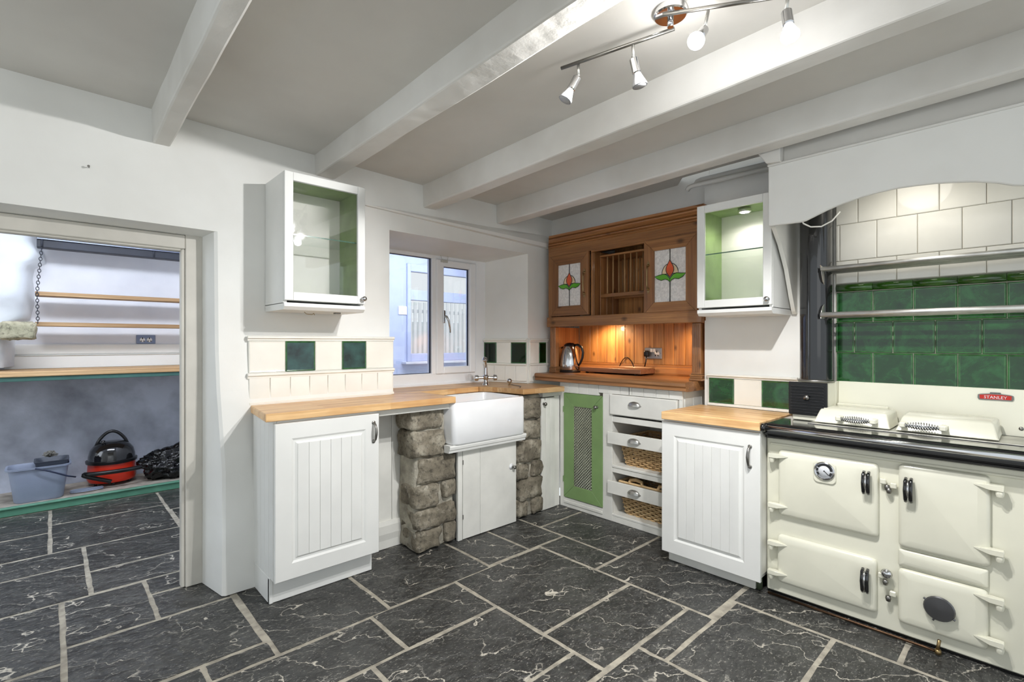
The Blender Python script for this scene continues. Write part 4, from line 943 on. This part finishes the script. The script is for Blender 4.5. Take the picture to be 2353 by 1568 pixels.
t = thing('chopping_board', 'thick wooden chopping board lying on the dresser top', 'chopping board', (3.13, 2.555, 1.016), RB)
strip('board', t, board_m, 0, .56, 0, .20, 0, .036, .003)
b = B()
for x in (.05, .50):
    for y in (.03, .17): cyl(b, (x, y, -.011), (x, y, 0), .012, 10)
mk('feet', b, blackpl, t)
b = B(); tube(b, [(3.34, 2.34 - .17 * i / 12 * 1.0, 1.006 + .125 * math.sin(PI * i / 12) ** .8) for i in range(13)], .0035, 6); tag(mk('flex_cable', b, blackpl), 'dark cable looping up behind the chopping board', 'cable')
t = socket('wall_socket', 'silver double socket on the pine dresser back', (3.347, 2.092, 1.125), .148, .084, RB, steelp, 1, 0, switches=True)
b = B(); bx(b, .012, .052, -.045, -.0145, .015, .062, .010, seg=2); tube(b, [(.03, -.03, .02), (.028, -.034, -.02), (.015, -.03, -.06)], .0045, 8); tag(mk('plug', b, blackpl, None, (3.347, 2.092, 1.125), (0, 0, RB)), 'black plug with cable in the dresser socket', 'plug')
t = thing('under_shelf_light', 'small round light fixed under the left of the dresser cupboards', 'light', (3.16, 2.42, 1.418)); b = B(); lathe(b, [(0, 0), (.03, 0), (.03, .013), (0, .013)], 16); mk('body', b, steel, t)

# ------------------------------------------------------------------ right base cabinet
t = thing('base_cabinet', 'white panelled base cabinet between dresser and range', 'cabinet', (2.55, 1.487, 0), RB)
b = B(); bx(b, .002, .520, .022, .44, .066, .812, .001); mk('carcass', b, white_p, t)
strip('end_panel', t, worn_p, .518, .530, .03, .44, .09, .812, .002); strip('edge_strip', t, white_p, .505, .53, .0205, .032, .07, .812, .002)
strip('plinth', t, worn_p, .012, .49, .058, .075, 0, .066, .002); b = B(); cyl(b, (.50, .085, 0), (.50, .085, .066), .016, 10); mk('leg', b, M_plain('green_leg', (70, 80, 60), .6), t)
d = cab_door(t, .535, .737, nb=7, x=0, y=0, z=.066); bar_handle(d, .488, .565, .665)

# ------------------------------------------------------------------ range (local x = .952 - Y, local y = X - 2.638, z world)
t = thing('range_cooker', 'cream enamel solid-fuel range cooker with black hob and chrome rail', 'cooker', (2.638, .952, 0), RB)
RW = 1.0
strip('body', t, cream_e, 0, RW, 0, .36, .012, .776, .006)
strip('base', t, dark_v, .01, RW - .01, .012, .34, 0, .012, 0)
b = B(); bx(b, .018, RW - .018, -.006, 0, .740, .752, .003); mk('top_bead', b, cream_e, t)
# hob plate
b = B(); bx(b, .0, RW, -.052, .36, .790, .852, .010, seg=2); mk('hob', b, black_e, t)
strip('hob_lip', t, black_e, .004, RW - .004, -.034, .0, .777, .790, .003)
strip('hob_plate', t, steel, .16, RW - .02, .08, .31, .852, .856, .003, label='worn steel hot plate')
b = B(); cyl(b, (.020, -.080, .832), (.975, -.080, .832), .0125, 18); mk('rail', b, chrome, t, label='chrome towel rail')
for x in (.012, .982):
    b = B(); lathe(b, [(0, -.012), (.019, -.012), (.021, 0), (.019, .012), (0, .012)], 14, (x, -.080, .832), (1, 0, 0)); tube(b, [(x, -.080, .832), (x, -.05, .812)], .010, 8); mk('rail_bracket', b, black_e, t)
def puffdoor(x0, x1, z0, z1, bulge=.0035, th=.022, name='door', r=.018, parent=None):
    b = B(); W_, H_ = x1 - x0, z1 - z0; cx_, cz_ = (x0 + x1) / 2, (z0 + z1) / 2
    def rr(k, y): return [(cx_ + p[0], y, cz_ + p[1]) for p in rrect(W_ / 2 - k, H_ / 2 - k, 0, max(.003, r - k * .5), 4)]
    loft(b, [rr(0, -.001), rr(0, -th * .5), rr(.004, -th * .85), rr(.014, -th), rr(min(.035, .3 * min(W_, H_)), -th - bulge)], 0, True, True)
    return autosm(mk(name, b, cream_e, parent or t), 50)
def Yx(y): return .952 - y
d1 = puffdoor(.060, .462, .402, .722, name='upper_oven_door'); d2 = puffdoor(.055, .456, .072, .306, name='lower_oven_door')
d3 = puffdoor(.532, .812, .388, .738, name='firebox_door'); d4 = puffdoor(.530, .806, .306, .378, .002, .016, 'soot_panel', .008); d5 = puffdoor(.530, .806, .068, .298, name='ash_door')
def hinge(parent, x, z, s, L_=.085):
    b = B(); 
    loft(b, [[(x, -.045, z - .011), (x, -.020, z - .011), (x, -.020, z + .011), (x, -.045, z + .011)], [(x + s * .04, -.044, z - .010), (x + s * .04, -.012, z - .010), (x + s * .04, -.012, z + .010), (x + s * .04, -.044, z + .010)], [(x + s * L_, -.026, z - .002), (x + s * L_, -.012, z - .004), (x + s * L_, -.012, z + .003), (x + s * L_, -.026, z + .003)]])
    lathe(b, [(0, -.034), (.010, -.034), (.013, -.022), (.013, -.012), (0, -.012)], 12, (x + s * .012, -.030, z)); bx(b, x + s * .0, x + s * .022, -.03, 0, z - .034, z - .014, .003)
    o = mk('hinge', b, cream_e, parent); md = o.modifiers.new('b', 'BEVEL'); md.width = .003; md.limit_method = 'ANGLE'; return autosm(o, 40)
for (dr, x, z, s) in ((d1, .022, .693, 1), (d1, .020, .448, 1), (d2, .018, .262, 1), (d2, .018, .118, 1), (d3, .850, .702, -1), (d3, .850, .458, -1), (d5, .850, .276, -1), (d5, .850, .116, -1)): hinge(dr, x, z, s)
def spr(parent, x, z0, z1):
    b = B()
    for dx in (-.009, .009): tube(b, [(x + dx, -.036, z1), (x + dx, -.052, z1 - .01), (x + dx, -.060, (z0 + z1) / 2), (x + dx, -.052, z0 + .01), (x + dx, -.046, z0)], [.006, .007, .0075, .007, .006], 8)
    mk('handle', b, black_e, parent, smooth=True)
    b = B(); tube(b, [(x, -.056, z1 - .004), (x, -.066, (z0 + z1) / 2), (x, -.052, z0 + .004)], .0045, 8); tube(b, [(x, -.03, z1 - .03), (x, -.06, z1 - .03)], .006, 8); mk('handle_core', b, chrome, parent, smooth=True)
spr(d1, .424, .592, .686); spr(d2, .420, .163, .262); spr(d3, .569, .591, .686)
# latches
for (dr, x, z, s) in ((d1, .468, .652, 1), (d2, .462, .246, 1), (d3, .526, .640, -1), (d5, .524, .180, -1)):
    strip('latch', dr, cream_e, min(x, x + s * .022), max(x, x + s * .022), -.024, -.008, z - .011, z + .011, .003)
    b = B(); lathe(b, [(0, -.014), (.008, -.012), (.011, 0), (.009, .010), (0, .012)], 12, (x + s * .026, -.022, z - .022)); mk('latch_knob', b, pewter, dr, smooth=True)
b = B(); lathe(b, [(0, 0), (.006, 0), (.006, .012), (.018, .018), (.021, .026), (.015, .036), (0, .039)], 16, (.493, -.001, .262), (0, -1, 0)); mk('control_knob', b, chrome, t, smooth=True)
# thermometer
tx, tz = .262, .658
b = B(); loft(b, [[(tx + p[0], y_, tz - .008 + p[1]) for p in rrect(.046, .050, 0, .02, 4)] for y_ in (-.012, -.032)]); bmesh.ops.bevel(b, geom=[e for e in b.edges if abs(e.verts[0].co.y - e.verts[1].co.y) < 1e-5 and e.verts[0].co.y < -.03], offset=.003, segments=1, affect='EDGES'); th = mk('thermometer_mount', b, cream_e, d1)
b = B(); lathe(b, [(.0, 0), (.042, 0), (.042, .006), (.038, .009), (.034, .005), (.034, .002), (0, .002)], 32, (tx, -.032, tz), (0, -1, 0)); autosm(mk('bezel', b, chrome, d1), 40)
b = B(); lathe(b, [(0, 0), (.034, 0), (.034, .0015), (0, .0015)], 32, (tx, -.034, tz), (0, -1, 0)); mk('dial', b, dial_w, d1)
b = B()
for a0, a1 in ((-42, -10), (4, 150), (158, 186), (194, 222)):
    for i in range(max(2, int((a1 - a0) / 10))):
        n_ = max(2, int((a1 - a0) / 10)); p0 = math.radians(a0 + (a1 - a0) * i / n_); p1 = math.radians(a0 + (a1 - a0) * (i + 1) / n_)
        ext(b, [(tx + r * math.cos(p), -.0362, tz + r * math.sin(p)) for r, p in ((.024, p0), (.033, p0), (.033, p1), (.024, p1))], (0, .0006, 0))
ext(b, [(tx - .001, -.0368, tz), (tx + .001, -.0368, tz + .002), (tx + .019, -.0368, tz - .016), (tx + .017, -.0368, tz - .018)], (0, .0005, 0)); lathe(b, [(0, 0), (.003, 0), (.003, .001), (0, .001)], 10, (tx, -.036, tz), (0, -1, 0))
mk('dial_markings', b, dial_k, d1)
b = B(); lathe(b, [(0, 0), (.012, 0), (.012, .018), (.048, .020), (.050, .024), (.046, .029), (0, .033)], 24, (.666, -.020, .186), (0, -1, 0), sx=1.0, sy=.98)
for a in (150, 250, 330): cyl(b, (.666 + .047 * math.cos(math.radians(a)), -.043, .186 + .047 * math.sin(math.radians(a))), (.666 + .056 * math.cos(math.radians(a)), -.043, .186 + .056 * math.sin(math.radians(a))), .004, 6)
autosm(mk('damper_disc', b, M_plain('dark_pewter', (110, 110, 112), .35, .9, var=.15), d5, label='dull steel air-damper disc'), 40)
# lids
def lid(x0, x1, hx0, hx1, name='lid'):
    b = B(); y0, y1, z0, z1 = .105, .305, .860, .930
    loft(b, [[(x0, y0, z0), (x1, y0, z0), (x1, y1, z0), (x0, y1, z0)], [(x0 + .006, y0 + .006, z0 + .012), (x1 - .006, y0 + .006, z0 + .012), (x1 - .004, y1, z0 + .012), (x0 + .004, y1, z0 + .012)], [(x0 + .022, y0 + .030, z1 - .010), (x1 - .018, y0 + .030, z1 - .010), (x1 - .010, y1, z1 - .006), (x0 + .012, y1, z1 - .006)], [(x0 + .034, y0 + .048, z1), (x1 - .030, y0 + .048, z1), (x1 - .02, y1, z1), (x0 + .024, y1, z1)]])
    o = mk(name, b, cream_e, t); md = o.modifiers.new('b', 'BEVEL'); md.width = .005; md.segments = 2; md.limit_method = 'ANGLE'; autosm(o, 45)
    for hx in (hx0, hx1): strip('handle_bracket', o, cream_e, hx - .012, hx + .012, y0 - .040, y0 + .02, .880, .902, .004)
    b = B(); L_ = hx1 - hx0 - .02; n_ = 13 * 12; cyl(b, (hx0, y0 - .034, .892), (hx1, y0 - .034, .892), .0035, 8)
    tube(b, [(hx0 + .01 + L_ * i / n_, y0 - .034 + (.007 + .008 * math.sin(PI * i / n_)) * math.cos(2 * PI * i / 12), .892 + (.007 + .008 * math.sin(PI * i / n_)) * math.sin(2 * PI * i / 12)) for i in range(n_ + 1)], .0026, 5)
    mk('coil_handle', b, chrome, o, smooth=True, label='chrome coiled spring handle')
lid(.178, .484, .292, .425); lid(.500, .832, .530, .665)
# backguard
b = B(); ext(b, [(.225, .335, .852), (.225, .348, 1.05), (.225, .362, 1.05), (.225, .362, .852)], (.80, 0, 0), bev=.003); o = mk('backguard', b, cream_e, t)
strip('backguard_end', t, cream_e, .221, .2245, .30, .362, .856, 1.05, .001)
strip('backguard_plate', t, cream_e, .228, .44, .31, .334, .9, .94, .004)
for (bx_, bz_) in ((.886, .888),):
    b = B(); lathe(b, [(0, 0), (.008, 0), (.007, .003), (0, .003)], 12, (bx_, .336, bz_), (0, -1, 0)); mk('screw', b, pewter, t)
# badge
bg_ = Vector((.808, .343, 1.012)); W_ = .052
pts = [(-W_, -.012), (W_, -.012), (W_ + .004, -.004), (W_ + .003, .010), (W_ - .006, .013), (.018, .016), (.016, .022), (-.016, .022), (-.018, .016), (-W_ + .006, .013), (-W_ - .003, .010), (-W_ - .004, -.004)]
b = B(); ext(b, [(bg_.x + p[0], bg_.y, bg_.z + p[1]) for p in pts], (0, -.003, 0)); badge = mk('badge', b, pewter, t, label='red enamel maker badge')
b = B(); ext(b, [(bg_.x + p[0], bg_.y - .003, bg_.z + p[1]) for p in [(-W_ + .003, -.008), (W_ - .003, -.008), (W_ - .002, .009), (.014, .0125), (-.014, .0125), (-W_ + .002, .009)]], (0, -.0012, 0)); mk('badge_field', b, red_en, badge)
def text(body, size, loc, rot, mat, parent, name='lettering'):
    c = bpy.data.curves.new(name, 'FONT'); c.body = body; c.size = size; c.extrude = .0004; c.align_x = 'CENTER'; c.align_y = 'CENTER'; c.resolution_u = 2
    o = bpy.data.objects.new('tmp', c); COL.objects.link(o); bpy.context.view_layer.update()
    me = bpy.data.meshes.new_from_object(o.evaluated_get(bpy.context.evaluated_depsgraph_get())); bpy.data.objects.remove(o); me.materials.append(mat)
    q = inst(name, me, parent, loc, rot); return q
text('STANLEY', .0175, (bg_.x, bg_.y - .0046, bg_.z), (PI / 2, 0, 0), dial_w, badge)
text('WATERFORD', .0055, (bg_.x, bg_.y - .0035, bg_.z + .0175), (PI / 2, 0, 0), dial_k, badge)
# flue box with grille
fb = strip('flue_box', t, cream_e, .065, .222, .165, .355, .853, 1.046, .004)
bar_m = M_plain('dark_polished_bar', (90, 90, 92), .22, .9)
grill_m = M_plain('grille_black', (12, 12, 13), .35)
strip('grille', t, grill_m, .052, .226, .150, .165, .882, 1.048, .003)
for i in range(10): strip('grille_bar', t, bar_m, .064, .214, .141, .151, .893 + i * .0147, .899 + i * .0147, .0025)
b = B(); lathe(b, [(0, 0), (.013, 0), (.013, .006), (0, .008)], 16, (.137, .141, .972), (0, -1, 0)); mk('grille_knob', b, pewter, t, smooth=True)
b = B(); cyl(b, (.145, .262, 1.046), (.145, .262, 2.4), .072, 32); FL = tag(mk('flue_pipe', b, black_e, None, (2.638, .952, 0), (0, 0, RB)), 'tall glossy black flue pipe rising from the range into the canopy', 'pipe'); autosm(FL, 40)
b = B(); lathe(b, [(.073, 0), (.080, 0), (.080, .010), (.073, .014)], 28, (.145, .262, 1.047)); mk('flue_collar', b, pewter, FL)
# drain cock
t2 = thing('gas_pipe', 'thin copper pipe and brass valve along the foot of the range', 'pipe', (2.60, 0, 0))
b = B(); tube(b, [(.008, .935, .010), (.006, .6, .009), (.004, .34, .010), (-.004, .30, .012)], .006, 8); mk('pipe', b, copper, t2)
b = B(); cyl(b, (-.004, .292, .012), (.0, .286, .060), .006, 10); lathe(b, [(0, 0), (.010, 0), (.012, .008), (.010, .018), (0, .018)], 8, (-.004, .29, .004)); mk('valve', b, brass, t2)

# ------------------------------------------------------------------ stainless double shelf over the range (local x = .757 - Y, y = X - 2.80)
t = thing('steel_shelf', 'stainless steel tube rack with shaped end brackets over the range', 'rack', (2.80, .757, 0), RB)
b = B(); out = [(-.012, 1.632), (.0, 1.618)] + [(.012, 1.585), (.030, 1.555), (.062, 1.532), (.075, 1.525), (.075, 1.455), (.062, 1.447), (.030, 1.432), (.008, 1.408), (-.006, 1.368), (.192, 1.368), (.192, 1.60)]
ext(b, [(0, y, z) for y, z in out], (.003, 0, 0)); mk('bracket', b, steel, t)
b = B(); ext(b, [(.93, y, z) for y, z in out], (.003, 0, 0)); mk('bracket', b, steel, t)
for i in range(6):
    b = B(); cyl(b, (.0, .004 + i * .033, 1.614), (.93, .004 + i * .033, 1.614), .0105, 12); mk('tube', b, steel, t, smooth=True)
b = B(); cyl(b, (.0, .002, 1.386), (.93, .002, 1.386), .0125, 14); mk('tube', b, steel, t, smooth=True)
for i in range(2):
    b = B(); cyl(b, (.0, .07 + i * .065, 1.38), (.93, .07 + i * .065, 1.38), .0085, 10); mk('tube', b, steel, t, smooth=True)

# ------------------------------------------------------------------ hearth tiles (parts of the right wall)
hb = B(); bx(hb, 3.002, 3.01, -.5, .742, .95, 2.3); mk('tile_bed', hb, tgrout, wall_right)
tw = .1575
def wtile(y0, y1, z0, z1, mc, mr, x=3.002, th=.007):
    b = B(); t_ = bmesh.new(); hy, hz = (y1 - y0) / 2 - .0013, (z1 - z0) / 2 - .0013
    def R(k, xx): return [t_.verts.new((xx, sy * (hy - k), sz * (hz - k))) for sy, sz in ((1, -1), (-1, -1), (-1, 1), (1, 1))]
    rs = [R(0, 0), R(0, -th * .6), R(.003, -th)] + ([R(.0075, -th * .92)] if mr else [R(.006, -th)])
    for a, c in zip(rs, rs[1:]):
        for i in range(4): t_.faces.new((a[i], a[(i + 1) % 4], c[(i + 1) % 4], c[i])).material_index = 1 if mr else 0
    t_.faces.new(rs[-1]); mp = {v: b.verts.new(v.co) for v in t_.verts}
    for f in t_.faces: b.faces.new([mp[v] for v in f.verts]).material_index = f.material_index
    t_.free(); return mk('tile', b, [mc, mr] if mr else mc, wall_right, (x, (y0 + y1) / 2, (z0 + z1) / 2))
def row(z0, z1, off, mc, mr):
    y = off
    while y > -.35:
        a, c = y - tw, y
        if c > .742: c = .742
        if c - a > .01: wtile(a, c, z0, z1, mc, mr)
        y -= tw
row(1.043, 1.198, .739, green_m, green_rim); row(1.198, 1.353, .739 + .078, green_m, green_rim); row(1.353, 1.508, .739, green_m, green_rim)
y = .739
while y > -.35:
    b = B(); tube(b, [(3.0, y - .001, 1.53), (3.0, y - tw + .001, 1.53)], .020, 14); mk('capping_tile', b, green_cap, wall_right, (0, 0, 0), smooth=True); y -= tw
row(1.552, 1.669, .645 + tw, subway_m, None); row(1.669, 1.857, .724 + tw, subway_m, None); row(1.857, 2.045, .645 + tw, subway_m, None); row(2.045, 2.2, .724, subway_m, None)
mb = B(); bx(mb, 3.0, 3.003, .742, .752, 1.04, 2.1); mk('edge_trim', mb, steel, wall_right)

# ------------------------------------------------------------------ canopy over the range
t = thing('range_canopy', 'white boarded canopy with an arched front valance over the range', 'canopy', (2.64, .946, 0), RB)
arch = [(0, 2.132), (0, 1.834), (.145, 1.829), (.167, 1.832)]
ap = [(.257, 1.866), (.32, 1.884), (.392, 1.898), (.45, 1.905), (.516, 1.908), (.58, 1.905), (.644, 1.899), (.70, 1.890), (.761, 1.878), (.822, 1.859), (.866, 1.839), (.888, 1.834), (1.02, 1.834), (1.02, 2.132)]
b = B(); ext(b, [(x, 0, z) for x, z in arch + ap], (0, .022, 0)); o = mk('valance', b, wall_m, t); md = o.modifiers.new('b', 'BEVEL'); md.width = .004; md.limit_method = 'ANGLE'
strip('lip', t, beam_m, -.004, 1.03, -.006, .03, 2.130, 2.142, .004)
strip('upper_board', t, ceil_m, .065, 1.04, .018, .04, 2.14, 2.36, .003)
b = B(); ext(b, [(-.062, -.03, 2.33), (-.062, -.03, 2.235), (0, -.03, 2.142), (.065, -.03, 2.136), (.065, -.03, 2.33)], (0, .06, 0), bev=.003); mk('end_block', b, beam_m, t)
b = B(); ext(b, [(0.0, .022, 1.838), (0.0, .045, 1.83), (0.0, .13, 1.755), (0.0, .22, 1.64), (0.0, .29, 1.50), (0.0, .335, 1.42), (0.0, .350, 1.405), (0.0, .369, 1.41), (0.0, .369, 2.3), (0.0, .022, 2.3)], (.02, 0, 0)); mk('side_bracket', b, cream_b, t)
b = B(); bx(b, .02, 1.0, .03, .36, 2.14, 2.16); mk('soffit', b, wall_m, t)
b = B(); tube(b, [(2.665, .80, 1.838), (2.67, .795, 1.825), (2.69, .77, 1.808), (2.71, .73, 1.806), (2.73, .69, 1.83), (2.74, .66, 1.87)], .0035, 6); tag(mk('light_cable', b, cream_b), 'loose white cable hanging below the arched canopy beside the flue', 'cable')
# pipes at ceiling
t = thing('ceiling_pipe', 'pair of white-painted pipes along the ceiling above the right wall cabinet', 'pipe', (2.95, 1.53, 2.232), RB, None)
for dy, dz, x0 in ((0, 0, 0), (.055, .045, .03)):
    b = B(); tube(b, [(x0 - .012, dy, dz - .022), (x0, dy, dz - .006), (x0 + .02, dy, dz), (.56, dy, dz - .006)], [.014, .015, .014, .014], 12); mk('pipe', b, white_p, t, smooth=True)

# ------------------------------------------------------------------ track light
t = thing('track_light', 'chrome ceiling track light with two lit and two unlit spots', 'light', (1.505, .845, 2.33))
P0 = Vector((1.505, .845, 2.33))
def W(x, y, z): return Vector((x, y, z)) - P0
b = B(); lathe(b, [(0, 0), (.050, 0), (.054, .004), (.054, .034), (0, .034)], 32); autosm(mk('canopy', b, chrome, t), 40)
for a, c in (((1.433, 1.261, 2.300), (1.529, .844, 2.300)), ((1.457, .847, 2.316), (1.690, .440, 2.300))):
    b = B(); cyl(b, W(*a), W(*c), .0065, 12); mk('bar', b, pewter, t, smooth=True)
b = B(); cyl(b, W(1.505, .845, 2.295), W(1.505, .845, 2.33), .01, 10); mk('pivot', b, chrome, t)
th_ = math.radians(47.03); Fv = Vector((math.cos(th_), math.sin(th_), 0)); Rv = Vector((math.sin(th_), -math.cos(th_), 0)); Zv = Vector((0, 0, 1))
def head(top, j, d, on):
    d = d.normalized(); h = bpy.data.objects.new('spot_head', None); COL.objects.link(h); h.parent = t; h.location = j - P0
    b = B(); cyl(b, top - j, Vector((0, 0, 0)), .0055, 8); lathe(b, [(0, -.006), (.007, 0), (0, .006)], 8); mk('stem', b, steel, h, smooth=True)
    b = B(); lathe(b, [(0, .004), (.012, .006), (.0155, .010), (.0155, .058), (.012, .062), (0, .062)], 20, (0, 0, 0), d); autosm(mk('lamp_cup', b, chrome, h), 40)
    b = B(); lathe(b, [(.012, .060), (.015, .070), (.024, .096), (.0262, .100), (.0262, .106), (.022, .106)], 20, (0, 0, 0), d); autosm(mk('bulb', b, bulb_glow if on else bulb_off, h), 40)
    b = B(); lathe(b, [(0, .106), (.023, .106), (.020, .109), (0, .111)], 20, (0, 0, 0), d); mk('bulb_face', b, bulb_on if on else bulb_off, h, smooth=True)
a = Vector((1.455, 1.195, 2.30)); head(a, a - Zv * .045, Rv * -.03 - Zv * .055 + Fv * .0, False)
a = Vector((1.500, .985, 2.30)); head(a, a - Zv * .045, Rv * .018 - Zv * .08, False)
a = Vector((1.545, .735, 2.315)); head(a, a - Zv * .060 - Rv * .012, Rv * -.030 - Zv * .045 - Fv * .035, True)
a = Vector((1.640, .530, 2.31)); head(a, a - Zv * .050 - Rv * .006, Rv * -.004 - Zv * .07 - Fv * .022, True)
# nail in the wall
b = B(); cyl(b, (.125, 2.842, 2.012), (.122, 2.815, 2.012), .002, 6); cyl(b, (.122, 2.816, 2.012), (.122, 2.813, 2.012), .005, 8); tag(mk('nail', b, pewter), 'bent nail in the white wall above the doorway', 'nail')
